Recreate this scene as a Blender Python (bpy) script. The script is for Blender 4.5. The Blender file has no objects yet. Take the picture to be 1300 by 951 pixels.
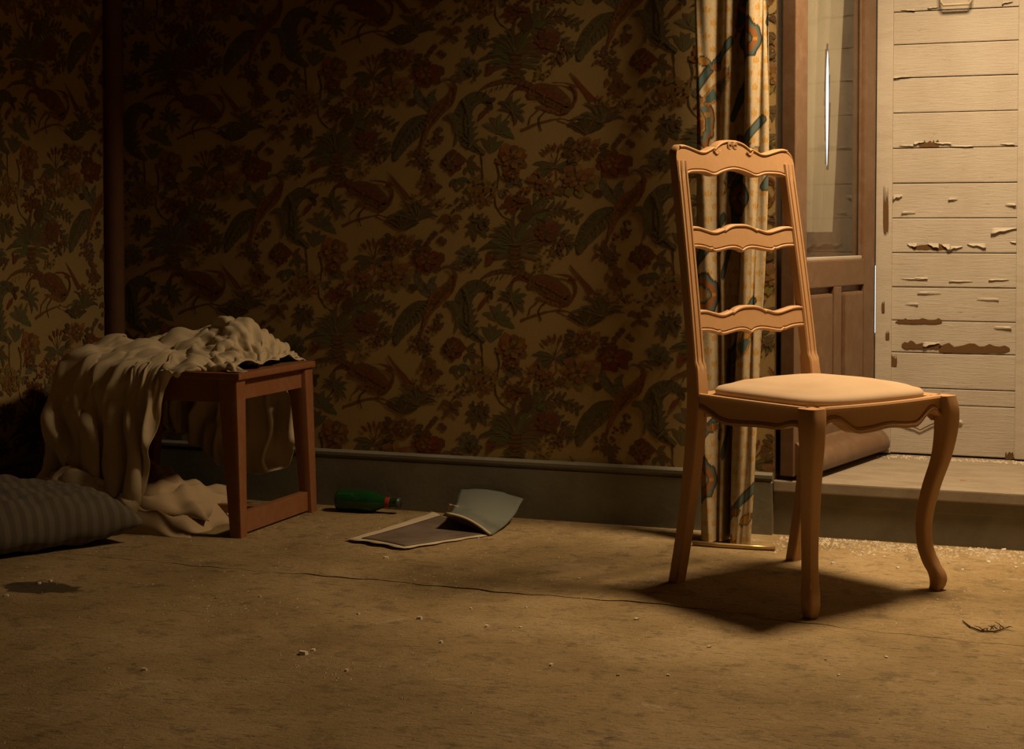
import bpy, bmesh, math, random
import numpy as np
from mathutils import Vector, Matrix

random.seed(7); RNG = np.random.default_rng(7)
S = bpy.context.scene
COL = S.collection

# ------------------------------------------------------------------ camera
PSI = math.radians(20.3); PITCH = math.radians(1.8)
FPX = 2000.0; HORIZON = 290.0
CAM = Vector((1.745, -4.136, 0.81))
cd = bpy.data.cameras.new('camera'); cam = bpy.data.objects.new('camera', cd); COL.objects.link(cam)
cam.location = CAM; cam.rotation_euler = (math.pi/2 - PITCH, 0, PSI)
cd.sensor_fit = 'HORIZONTAL'; cd.sensor_width = 36; cd.lens = 36*FPX/1300
PPY = HORIZON + FPX*math.tan(PITCH)
cd.shift_y = -(475.5 - PPY)/1300
cd.clip_start = 0.05
S.camera = cam

# ------------------------------------------------------------------ world, exposure
w = bpy.data.worlds.new('world'); S.world = w; w.use_nodes = True
w.node_tree.nodes['Background'].inputs[0].default_value = (0.80, 0.92, 1.0, 1)   # overcast daylight outside the shutters
w.node_tree.nodes['Background'].inputs[1].default_value = 1.6
S.view_settings.view_transform = 'Standard'; S.view_settings.look = 'None'
S.view_settings.gamma = 1; S.view_settings.use_curve_mapping = False
S.view_settings.exposure = 0.0
# the warm lamp above the doorway, just beyond the top of the picture: it lights the seat, the shutter and the floor
# from above and throws the chair's shadow to the front left
ld = bpy.data.lights.new('lamp_doorway_offscreen', 'AREA'); ld.shape = 'DISK'; ld.size = 0.42; ld.spread = math.radians(142)
ld.energy = 34.0; ld.color = (1.0, 0.70, 0.40)
lo = bpy.data.objects.new('lamp_doorway_offscreen', ld); lo.location = (1.52, -0.27, 2.05); COL.objects.link(lo)

# ------------------------------------------------------------------ helpers
def link(o, parent=None):
    COL.objects.link(o)
    if parent is not None: o.parent = parent
    return o
def tag(o, label=None, cat=None, group=None, kind=None):
    if label: o['label'] = label
    if cat: o['category'] = cat
    if group: o['group'] = group
    if kind: o['kind'] = kind
    return o
def empty(name, loc=(0,0,0), rz=0):
    o = bpy.data.objects.new(name, None); o.location = loc; o.rotation_euler = (0,0,rz)
    o.empty_display_size = 0.05
    return link(o)
def mesh(name, V, F, mat, parent=None, smooth=True, color=None):
    me = bpy.data.meshes.new(name)
    me.from_pydata([tuple(map(float, v)) for v in V], [], [tuple(f) for f in F])
    if mat is not None: me.materials.append(mat)
    if smooth: me.polygons.foreach_set('use_smooth', [True]*len(me.polygons))
    if color is not None:
        a = me.color_attributes.new('Col', 'FLOAT_COLOR', 'POINT')
        c = np.ones((len(V), 4), np.float32); c[:, :3] = color
        a.data.foreach_set('color', c.ravel())
    me.update()
    return link(bpy.data.objects.new(name, me), parent)
def boxes(name, spec, mat, parent=None, bevel=0.0, seg=2, xf=None):
    """one part made of axis-aligned boxes (x0,x1,y0,y1,z0,z1)"""
    bm = bmesh.new()
    for (x0,x1,y0,y1,z0,z1) in spec:
        vs = [bm.verts.new((x,y,z)) for z in (z0,z1) for y in (y0,y1) for x in (x0,x1)]
        for f in ((0,2,3,1),(4,5,7,6),(0,1,5,4),(2,6,7,3),(0,4,6,2),(1,3,7,5)):
            bm.faces.new([vs[i] for i in f])
    if bevel > 0:
        bmesh.ops.bevel(bm, geom=bm.edges[:], offset=bevel, segments=seg, profile=0.7, affect='EDGES')
    if xf is not None: bmesh.ops.transform(bm, matrix=xf, verts=bm.verts[:])
    me = bpy.data.meshes.new(name); bm.to_mesh(me); bm.free()
    if mat: me.materials.append(mat)
    return link(bpy.data.objects.new(name, me), parent)
def ring_loft(rings, closed=True, cap=True):
    n = len(rings[0]); V = []; F = []
    for r in rings: V += list(r)
    for i in range(len(rings)-1):
        for j in range(n if closed else n-1):
            k = (j+1) % n
            F.append((i*n+j, i*n+k, (i+1)*n+k, (i+1)*n+j))
    if cap and closed:
        F.append(tuple(range(n))[::-1]); F.append(tuple((len(rings)-1)*n + j for j in range(n)))
    return V, F
def rrect(hx, hy, r=0.25, k=3):
    """rounded rectangle outline, 4*(k+1) points"""
    rx = min(hx, hy)*2*r; P = []
    for cx, cy, a0 in ((1,1,0),(-1,1,90),(-1,-1,180),(1,-1,270)):
        for i in range(k+1):
            a = math.radians(a0 + 90*i/k)
            P.append((cx*(hx-rx)+rx*math.cos(a), cy*(hy-rx)+rx*math.sin(a)))
    return P
def lathe(prof, n=24, axis='z'):
    rings = []
    for r, h in prof:
        ring = []
        for i in range(n):
            a = 2*math.pi*i/n
            p = (r*math.cos(a), r*math.sin(a), h)
            ring.append((p[2], p[0], p[1]) if axis == 'x' else p)
        rings.append(ring)
    return ring_loft(rings)
def tube(path, rad, n=8):
    P = [Vector(p) for p in path]; rings = []
    ref = Vector((0.13, 0.97, 0.21)).normalized()
    for i, p in enumerate(P):
        t = (P[min(i+1, len(P)-1)] - P[max(i-1, 0)]).normalized()
        rr = ref if abs(t.dot(ref)) < 0.95 else Vector((1,0,0))
        a = t.cross(rr).normalized(); b = t.cross(a)
        r = rad[i] if isinstance(rad, (list, tuple)) else rad
        rings.append([p + (a*math.cos(2*math.pi*j/n) + b*math.sin(2*math.pi*j/n))*r for j in range(n)])
    return ring_loft(rings)
def grid_faces(nu, nv):
    return [(j*nu+i, j*nu+i+1, (j+1)*nu+i+1, (j+1)*nu+i) for j in range(nv-1) for i in range(nu-1)]
def lerp_table(T, z):
    T = sorted(T); xs = [t[0] for t in T]; ys = [t[1] for t in T]
    # smooth (monotone-ish) interpolation
    if z <= xs[0]: return ys[0]
    if z >= xs[-1]: return ys[-1]
    for i in range(len(xs)-1):
        if xs[i] <= z <= xs[i+1]:
            t = (z-xs[i])/(xs[i+1]-xs[i])
            m0 = (ys[i+1]-ys[max(i-1,0)])/(xs[i+1]-xs[max(i-1,0)])
            m1 = (ys[min(i+2,len(ys)-1)]-ys[i])/(xs[min(i+2,len(xs)-1)]-xs[i])
            h = xs[i+1]-xs[i]
            return ((2*t**3-3*t*t+1)*ys[i] + (t**3-2*t*t+t)*h*m0 + (-2*t**3+3*t*t)*ys[i+1] + (t**3-t*t)*h*m1)

# ------------------------------------------------------------------ materials
class NT:
    def __init__(s, name):
        s.m = bpy.data.materials.new(name); s.m.use_nodes = True
        s.t = s.m.node_tree; s.n = s.t.nodes; s.b = s.n['Principled BSDF']
    def add(s, typ, **kw):
        n = s.n.new(typ)
        for k, v in kw.items(): setattr(n, k, v)
        return n
    def l(s, a, b): s.t.links.new(a, b)
    def coord(s, scale=(1,1,1), rot=(0,0,0), kind='Object'):
        tc = s.add('ShaderNodeTexCoord'); mp = s.add('ShaderNodeMapping')
        mp.inputs['Scale'].default_value = scale; mp.inputs['Rotation'].default_value = rot
        s.l(tc.outputs[kind], mp.inputs[0]); return mp.outputs[0]
    def noise(s, co, scale, detail=4, rough=0.55, dist=0):
        n = s.add('ShaderNodeTexNoise'); n.inputs['Scale'].default_value = scale
        n.inputs['Detail'].default_value = detail; n.inputs['Roughness'].default_value = rough
        n.inputs['Distortion'].default_value = dist
        s.l(co, n.inputs['Vector']); return n.outputs['Fac']
    def ramp(s, fac, stops):
        r = s.add('ShaderNodeValToRGB'); e = r.color_ramp.elements
        while len(e) < len(stops): e.new(0.5)
        for x, (p, c) in zip(e, stops):
            x.position = p; x.color = (c[0], c[1], c[2], 1) if not isinstance(c, (int, float)) else (c, c, c, 1)
        s.l(fac, r.inputs[0]); return r.outputs[0]
    def mix(s, fac, a, b, mode='MIX'):
        m = s.add('ShaderNodeMix', data_type='RGBA', blend_type=mode)
        for i, v in ((0, fac), (6, a), (7, b)):
            if hasattr(v, 'links'): s.l(v, m.inputs[i])
            elif isinstance(v, (int, float)): m.inputs[i].default_value = v
            else: m.inputs[i].default_value = (v[0], v[1], v[2], 1)
        return m.outputs[2]
    def math(s, op, a, b=0.0):
        m = s.add('ShaderNodeMath', operation=op)
        for i, v in ((0, a), (1, b)):
            if hasattr(v, 'links'): s.l(v, m.inputs[i])
            else: m.inputs[i].default_value = v
        return m.outputs[0]
    def bump(s, h, strength=0.3, dist=0.002):
        b = s.add('ShaderNodeBump'); b.inputs['Strength'].default_value = strength
        b.inputs['Distance'].default_value = dist
        s.l(h, b.inputs['Height']); s.l(b.outputs[0], s.b.inputs['Normal'])
    def done(s, col=None, rough=0.7, spec=0.3):
        if col is not None:
            if hasattr(col, 'links'): s.l(col, s.b.inputs['Base Color'])
            else: s.b.inputs['Base Color'].default_value = (*col, 1)
        if hasattr(rough, 'links'): s.l(rough, s.b.inputs['Roughness'])
        else: s.b.inputs['Roughness'].default_value = rough
        s.b.inputs['Specular IOR Level'].default_value = spec
        return s.m

def wood(name, c0, c1, scale=(1,1,1), rough=0.45, spec=0.35, dust=0.0, grain=60):
    k = NT(name); co = k.coord(scale)
    g = k.noise(co, grain, 5, 0.6, 0.4); big = k.noise(k.coord(), 6, 3)
    c = k.mix(g, c0, c1)
    c = k.mix(k.ramp(big, [(0.35, 0.0), (0.7, 0.5)]), c, tuple(0.75*x for x in c0))
    if dust:
        d = k.ramp(k.noise(k.coord(), 25, 5, 0.7), [(0.45, 0.0), (0.75, dust)])
        c = k.mix(d, c, (0.55, 0.5, 0.42))
    k.bump(g, 0.15, 0.001)
    return k.done(c, rough, spec)

def m_floor():
    k = NT('dirty floor covering'); co = k.coord()
    n1 = k.noise(co, 2.2, 6, 0.62, 0.3); n2 = k.noise(co, 14, 6, 0.7); n3 = k.noise(k.coord((0.8, 3.2, 1)), 38, 5, 0.75, 0.8)
    c = k.ramp(n1, [(0.30, (0.225, 0.158, 0.072)), (0.52, (0.345, 0.25, 0.122)), (0.72, (0.46, 0.345, 0.19))])
    c = k.mix(k.ramp(n2, [(0.36, 0.5), (0.46, 0.0)]), c, (0.105, 0.078, 0.042))
    c = k.mix(k.ramp(n3, [(0.34, 0.75), (0.47, 0.0)]), c, (0.085, 0.062, 0.034))
    n4 = k.noise(co, 7, 8, 0.75, 0.6)
    c = k.mix(k.ramp(n4, [(0.60, 0.0), (0.72, 0.65)]), c, (0.58, 0.50, 0.37))
    n5 = k.noise(co, 150, 3, 0.8)
    c = k.mix(k.ramp(n5, [(0.30, 0.7), (0.42, 0.0)]), c, (0.09, 0.065, 0.035)); c = k.mix(k.ramp(n5, [(0.62, 0.0), (0.72, 0.6)]), c, (0.62, 0.53, 0.38))
    # a spill stain near the cushion
    tc = k.add('ShaderNodeTexCoord'); mp = k.add('ShaderNodeMapping'); k.l(tc.outputs['Object'], mp.inputs[0])
    mp.inputs['Location'].default_value = (STAIN[0]*-1/0.16, STAIN[1]*-1/0.085, 0); mp.inputs['Scale'].default_value = (1/0.16, 1/0.085, 0)
    ln = k.add('ShaderNodeVectorMath', operation='LENGTH'); k.l(mp.outputs[0], ln.inputs[0])
    st = k.math('ADD', ln.outputs['Value'], k.math('MULTIPLY', k.noise(co, 18, 4), 0.7))
    c = k.mix(k.ramp(st, [(0.92, 0.85), (1.25, 0.0)]), c, (0.035, 0.028, 0.018))
    k.bump(k.math('ADD', k.math('ADD', n3, n2), n5), 0.6, 0.005)
    return k.done(c, 0.85, 0.2)

def m_paint(name, base, dirt=(0.2,0.15,0.08), amt=0.5, rough=0.55, sc=(1,1,1), bump=0.25, spec=0.3):
    k = NT(name); co = k.coord(sc)
    n = k.noise(co, 9, 6, 0.65, 0.4); f = k.noise(co, 70, 4, 0.6)
    c = k.mix(k.ramp(n, [(0.42, 0.0), (0.78, amt)]), base, dirt)
    c = k.mix(k.ramp(f, [(0.60, 0.0), (0.8, 0.35)]), c, dirt)
    k.bump(k.math('ADD', f, n), bump, 0.0015)
    return k.done(c, rough, spec)

def m_cloth(name, base, dark, weave=400, stripes=None, rough=0.95):
    k = NT(name); co = k.coord()
    n = k.noise(co, 7, 5, 0.6)
    c = k.mix(k.ramp(n, [(0.3, 0.0), (0.75, 0.7)]), base, dark)
    if stripes:
        wv = k.add('ShaderNodeTexWave'); wv.inputs['Scale'].default_value = stripes[0]; wv.inputs['Distortion'].default_value = 1.0
        wv.bands_direction = 'X'; k.l(co, wv.inputs[0])
        c = k.mix(k.ramp(wv.outputs['Fac'], [(0.35, 0.0), (0.6, 0.8)]), c, stripes[1])
    k.bump(k.noise(co, weave, 2, 0.5), 0.25, 0.001)
    m = k.done(c, rough, 0.1); k.b.inputs['Sheen Weight'].default_value = 0.1
    return m

def m_attr(name, rough=0.9, mottle=0.35, weave=500, dirty=(0.10,0.07,0.035), amt=0.35):
    k = NT(name); a = k.add('ShaderNodeAttribute', attribute_name='Col'); co = k.coord()
    n = k.noise(co, 190, 4, 0.75); b = k.noise(co, 3.5, 5, 0.6)
    c = k.mix(k.ramp(n, [(0.35, mottle), (0.6, 0.0)]), a.outputs['Color'], dirty)
    c = k.mix(k.ramp(b, [(0.45, 0.0), (0.75, amt)]), c, dirty)
    k.bump(k.noise(co, weave, 2), 0.12, 0.0006)
    return k.done(c, rough, 0.12)

def simple(name, col, rough=0.5, spec=0.3, metal=0.0):
    k = NT(name); co = k.coord(); n = k.noise(co, 40, 4)
    c = k.mix(k.ramp(n, [(0.4, 0.0), (0.8, 0.5)]), col, tuple(0.6*x for x in col))
    m = k.done(c, rough, spec); k.b.inputs['Metallic'].default_value = metal
    return m

# pixel -> world
FWD = Vector((-math.sin(PSI)*math.cos(PITCH), math.cos(PSI)*math.cos(PITCH), -math.sin(PITCH)))
RIGHT = Vector((math.cos(PSI), math.sin(PSI), 0)); UP = RIGHT.cross(FWD)
def ray(px, py): return FWD + RIGHT*((px-650)/FPX) - UP*((py-PPY)/FPX)
def on_z(px, py, z=0.0):
    d = ray(px, py); return CAM + d*((z-CAM.z)/d.z)
def on_y(px, py, y=0.0):
    d = ray(px, py); return CAM + d*((y-CAM.y)/d.y)

STAIN = on_z(52, 746)
M = {}
M['floor'] = m_floor()
M['subfloor'] = m_paint('old boards under the covering', (0.10, 0.07, 0.04), amt=0.6, rough=0.9)
M['plaster'] = m_paint('grimy plaster', (0.30, 0.24, 0.16), amt=0.6, rough=0.9)
M['baseboard'] = m_paint('grey green skirting paint', (0.21, 0.20, 0.15), (0.11, 0.095, 0.06), 0.6, 0.6, bump=0.35)
M['riser'] = m_paint('grey riser paint', (0.17, 0.15, 0.11), (0.075, 0.06, 0.04), 0.6, 0.6, bump=0.35)
M['sill'] = m_paint('dusty sill', (0.30, 0.255, 0.195), (0.16, 0.12, 0.075), 0.7, 0.75, (1, 3, 1))
M['cream'] = m_paint('old cream paint', (0.48, 0.435, 0.365), (0.31, 0.245, 0.17), 0.45, 0.5, (1, 1, 4), 0.4)
M['bare'] = wood('bare weathered wood', (0.165, 0.09, 0.035), (0.085, 0.045, 0.018), (1, 1, 8), 0.85, 0.1)
M['doorwood'] = wood('brown door varnish', (0.185, 0.105, 0.056), (0.12, 0.068, 0.036), (6, 6, 0.5), 0.42, 0.4, 0.10)
M['chair'] = wood('honey chair wood', (0.57, 0.345, 0.17), (0.44, 0.245, 0.108), (5, 5, 0.8), 0.46, 0.3, 0.12)
M['stool'] = wood('red brown stool wood', (0.30, 0.125, 0.05), (0.21, 0.08, 0.032), (4, 4, 0.7), 0.5, 0.3, 0.1)
M['seat'] = m_cloth('beige seat velvet', (0.56, 0.42, 0.28), (0.455, 0.33, 0.205), 260)
M['sheet'] = m_cloth('yellowed linen', (0.62, 0.52, 0.35), (0.44, 0.35, 0.22), 500)
M['blanket'] = m_cloth('tan blanket', (0.50, 0.38, 0.23), (0.36, 0.26, 0.15), 300)
M['cushion'] = m_cloth('dark striped ticking', (0.145, 0.125, 0.095), (0.10, 0.085, 0.065), 300, (11.0, (0.085, 0.072, 0.055)))
M['print'] = m_attr('printed wallpaper', 0.85, 0.55, 600, (0.13, 0.085, 0.03), 0.30)
M['curtain'] = m_attr('printed curtain cloth', 0.92, 0.25, 500, (0.13, 0.09, 0.045), 0.30)
M['brass'] = simple('dull brass', (0.55, 0.38, 0.16), 0.4, 0.5, 0.8)
M['iron'] = simple('painted iron', (0.50, 0.42, 0.30), 0.5, 0.4)
M['enamel'] = simple('dark enamel', (0.05, 0.06, 0.05), 0.35, 0.5)
M['black'] = simple('black rubber', (0.02, 0.02, 0.02), 0.6, 0.3)
M['paper'] = m_paint('yellowed paper', (0.55, 0.46, 0.32), (0.33, 0.26, 0.16), 0.5, 0.85)
M['chip'] = m_paint('plaster chip', (0.74, 0.67, 0.54), (0.5, 0.41, 0.29), 0.5, 0.9)
M['crumb'] = m_paint('plaster crumb', (0.62, 0.54, 0.41), (0.3, 0.23, 0.15), 0.6, 0.9)
M['twig'] = simple('dry twig', (0.07, 0.045, 0.02), 0.9, 0.1)

def m_paperground():
    k = NT('wallpaper ground'); co = k.coord()
    n = k.noise(co, 3.0, 5, 0.6); f = k.noise(k.coord((1,1,3)), 160, 3, 0.6)
    c = k.mix(k.ramp(n, [(0.35, 0.0), (0.75, 0.6)]), (0.42, 0.30, 0.125), (0.33, 0.23, 0.092))
    c = k.mix(k.ramp(f, [(0.35, 0.35), (0.6, 0.0)]), c, (0.19, 0.125, 0.05))
    k.bump(f, 0.1, 0.0006)
    return k.done(c, 0.85, 0.12)
M['ground'] = m_paperground()

def m_shutter():
    k = NT('flaking cream paint'); co = k.coord()
    n = k.noise(co, 6, 5, 0.6); streak = k.noise(k.coord((5, 5, 55)), 3.2, 6, 0.7, 0.5); zone = k.noise(k.coord((2, 2, 5)), 2.3, 3)
    c = k.mix(k.ramp(n, [(0.40, 0.0), (0.75, 0.40)]), (0.48, 0.435, 0.365), (0.31, 0.245, 0.17))
    crack = k.math('MULTIPLY', k.ramp(streak, [(0.31, 1.0), (0.37, 0.0)]), k.ramp(zone, [(0.42, 0.0), (0.58, 0.9)]))
    c = k.mix(crack, c, (0.13, 0.085, 0.045))
    lift = k.math('MULTIPLY', k.ramp(streak, [(0.60, 0.0), (0.66, 1.0)]), k.ramp(zone, [(0.45, 0.0), (0.60, 0.8)]))
    c = k.mix(lift, c, (0.60, 0.56, 0.48))
    k.bump(k.math('ADD', streak, k.math('MULTIPLY', lift, 0.6)), 0.5, 0.003)
    return k.done(c, 0.55, 0.3)
M['shutter'] = m_shutter()
def m_glass():
    k = NT('dusty window glass'); n = k.n
    tr = k.add('ShaderNodeBsdfTransparent'); tr.inputs[0].default_value = (0.90, 0.90, 0.86, 1)
    gl = k.add('ShaderNodeBsdfGlossy'); gl.inputs['Roughness'].default_value = 0.06
    df = k.add('ShaderNodeBsdfDiffuse'); df.inputs[0].default_value = (0.55, 0.5, 0.42, 1)
    lw = k.add('ShaderNodeLayerWeight'); lw.inputs[0].default_value = 0.5
    fr = k.math('ADD', k.math('MULTIPLY', k.math('POWER', lw.outputs['Facing'], 5.0), 0.9), 0.05)
    m1 = k.add('ShaderNodeMixShader'); k.l(fr, m1.inputs[0]); k.l(tr.outputs[0], m1.inputs[1]); k.l(gl.outputs[0], m1.inputs[2])
    m2 = k.add('ShaderNodeMixShader')
    d = k.ramp(k.noise(k.coord(), 8, 5, 0.7), [(0.3, 0.03), (0.8, 0.12)])
    k.l(d, m2.inputs[0]); k.l(m1.outputs[0], m2.inputs[1]); k.l(df.outputs[0], m2.inputs[2])
    k.l(m2.outputs[0], n['Material Output'].inputs[0]); return k.m
M['glass'] = m_glass()
def m_lace():
    k = NT('grey net curtain')
    tr = k.add('ShaderNodeBsdfTransparent'); df = k.add('ShaderNodeBsdfDiffuse'); tl = k.add('ShaderNodeBsdfTranslucent')
    c = k.mix(k.ramp(k.noise(k.coord((1,1,0.15)), 14, 4), [(0.3, 0.0), (0.7, 0.8)]), (0.52, 0.49, 0.40), (0.36, 0.335, 0.27))
    k.l(c, df.inputs[0]); k.l(c, tl.inputs[0])
    a = k.add('ShaderNodeMixShader'); a.inputs[0].default_value = 0.22; k.l(df.outputs[0], a.inputs[1]); k.l(tl.outputs[0], a.inputs[2])
    b = k.add('ShaderNodeMixShader')
    b.inputs[0].default_value = 0.22
    k.l(a.outputs[0], b.inputs[1]); k.l(tr.outputs[0], b.inputs[2])
    k.l(b.outputs[0], k.n['Material Output'].inputs[0]); return k.m
M['lace'] = m_lace()
def m_bottle():
    k = NT('green bottle glass')
    m = k.done((0.012, 0.085, 0.022), 0.08, 0.6); k.b.inputs['Transmission Weight'].default_value = 0.35; return m
M['bottle'] = m_bottle()
def m_page(name, ink, paper, sc):
    k = NT(name); co = k.coord()
    n = k.noise(co, sc, 4, 0.6); c = k.mix(k.ramp(n, [(0.38, 0.0), (0.55, 0.9)]), paper, ink)
    return k.done(c, 0.6, 0.3)
M['page_photo'] = m_page('printed page', (0.115, 0.085, 0.065), (0.17, 0.13, 0.10), 9)
M['page_blue'] = m_page('blue grey printed page', (0.165, 0.18, 0.15), (0.115, 0.125, 0.10), 7)

# ------------------------------------------------------------------ room shell
XL = -1.10; XR = 3.2; YF = -5.6; ZC = 2.62
DX0, DX1, DH, DEPTH = 0.955, 2.25, 2.25, 0.60          # doorway reveal
def struct(o): return tag(o, kind='structure')
struct(boxes('floor', [(XL-0.1, XR+0.1, YF-0.1, 0.9, -0.12, -0.006)], M['subfloor']))
floor_o = bpy.data.objects['floor']
# the covering lies in two sheets with a ragged open seam between them
def seam_y(x): return -0.868 - 0.085*min(1, max(0, (x-0.9)/0.6)) + 0.006*math.sin(9*x) + 0.004*math.sin(31*x+1) + 0.003*math.sin(73*x)
def sheet(side):
    V = []; F = []; n = 420
    for i in range(n+1):
        x = XL + (XR-XL)*i/n; g = 0.0012 + 0.0035*max(0, math.sin(2.1*x+0.6) + 0.5*math.sin(17*x))
        y = seam_y(x) + side*g
        far = 0.0 if side > 0 else YF
        V += [(x, y, -0.0065), (x, y, 0.0), (x, far, 0.0)]
    for i in range(n):
        a, b = 3*i, 3*i+3
        q = [(a, b, b+1, a+1), (a+1, b+1, b+2, a+2)]
        F += q if side > 0 else [t[::-1] for t in q]
    return mesh('floor_sheet', V, F, M['floor'], floor_o, smooth=False)
sheet(1); sheet(-1)

wb = struct(boxes('wall_back', [(XL-0.15, DX0, 0.0, DEPTH+0.1, -0.05, ZC), (DX1, XR+0.15, 0.0, DEPTH+0.1, -0.05, ZC),
                                (DX0, DX1, 0.0, DEPTH+0.1, DH, ZC)], M['ground']))
wl = struct(boxes('wall_left', [(XL-0.15, XL, YF, 0.0, -0.05, ZC)], M['ground']))
struct(boxes('wall_right', [(XR, XR+0.15, YF, 0.0, -0.05, ZC)], M['ground']))
struct(boxes('wall_front', [(XL-0.15, XR+0.15, YF-0.15, YF, -0.05, ZC)], M['ground']))
struct(boxes('ceiling', [(XL-0.15, XR+0.15, YF-0.15, DEPTH+0.1, ZC, ZC+0.12)], M['plaster']))
# skirting with a moulded top
def skirting(name, pts, mat):
    prof = [(0.0, 0.0), (0.018, 0.0), (0.018, 0.138), (0.013, 0.142), (0.013, 0.147), (0.020, 0.150), (0.020, 0.158), (0.010, 0.164), (0.0, 0.164)]
    (x0, y0), (x1, y1), (nx, ny) = pts
    V = [];
    for (x, y) in ((x0, y0), (x1, y1)):
        V += [(x+nx*d, y+ny*d, z) for d, z in prof]
    n = len(prof); F = [(i, i+1, n+i+1, n+i) for i in range(n-1)] + [tuple(range(n))[::-1], tuple(range(n, 2*n))]
    return struct(mesh(name, V, F, mat, smooth=False))
skirting('baseboard_back', ((XL, 0), (DX0-0.002, 0), (0, -1)), M['baseboard'])
skirting('baseboard_left', ((XL, YF), (XL, -0.02), (1, 0)), M['baseboard'])
# raised sill of the doorway and its painted riser
SILL = 0.145
struct(boxes('trim_1', [(DX0, DX1, -0.012, 0.66, SILL-0.03, SILL)], M['sill'], bevel=0.004))
struct(boxes('trim_2', [(DX0, DX1, 0.0, 0.66, -0.02, SILL-0.03)], M['riser']))
struct(boxes('trim_3', [(DX0, DX1, -0.004, 0.0, SILL-0.062, SILL-0.03)], M['riser'], bevel=0.0015))
# dark panelled lining of the reveal
rv = struct(boxes('trim_4', [(DX0, DX0+0.003, 0.0, DEPTH, SILL, DH)], M['doorwood']))
# outer fixed frame beside the shutters, with a split that lets daylight in
fr = struct(empty('trim_5', (0, 0, 0)))
YS = 0.585
def frame_board():
    # two uprights with a tapered slot between them
    zs = [SILL, 0.99, 1.0, 1.05, 1.12, 1.2, 1.28, 1.33, 1.345, DH]
    wd = [0, 0, 0.0015, 0.003, 0.0042, 0.0048, 0.004, 0.002, 0, 0]
    xc = 0.996
    for s, xo in ((-1, DX0), (1, 1.1385)):
        V = []
        for z, h in zip(zs, wd):
            for y in (YS-0.005, YS+0.006): V += [(xo, y, z), (xc + s*h, y, z)]
        F = []
        for i in range(len(zs)-1):
            a = 4*i; b = a+4
            F += [(a, a+1, b+1, b), (a+3, a+2, b+2, b+3), (a+2, a, b, b+2), (a+1, a+3, b+3, b+1)]
        mesh('upright', V, F, M['doorwood'], fr, smooth=False)
frame_board()

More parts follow.
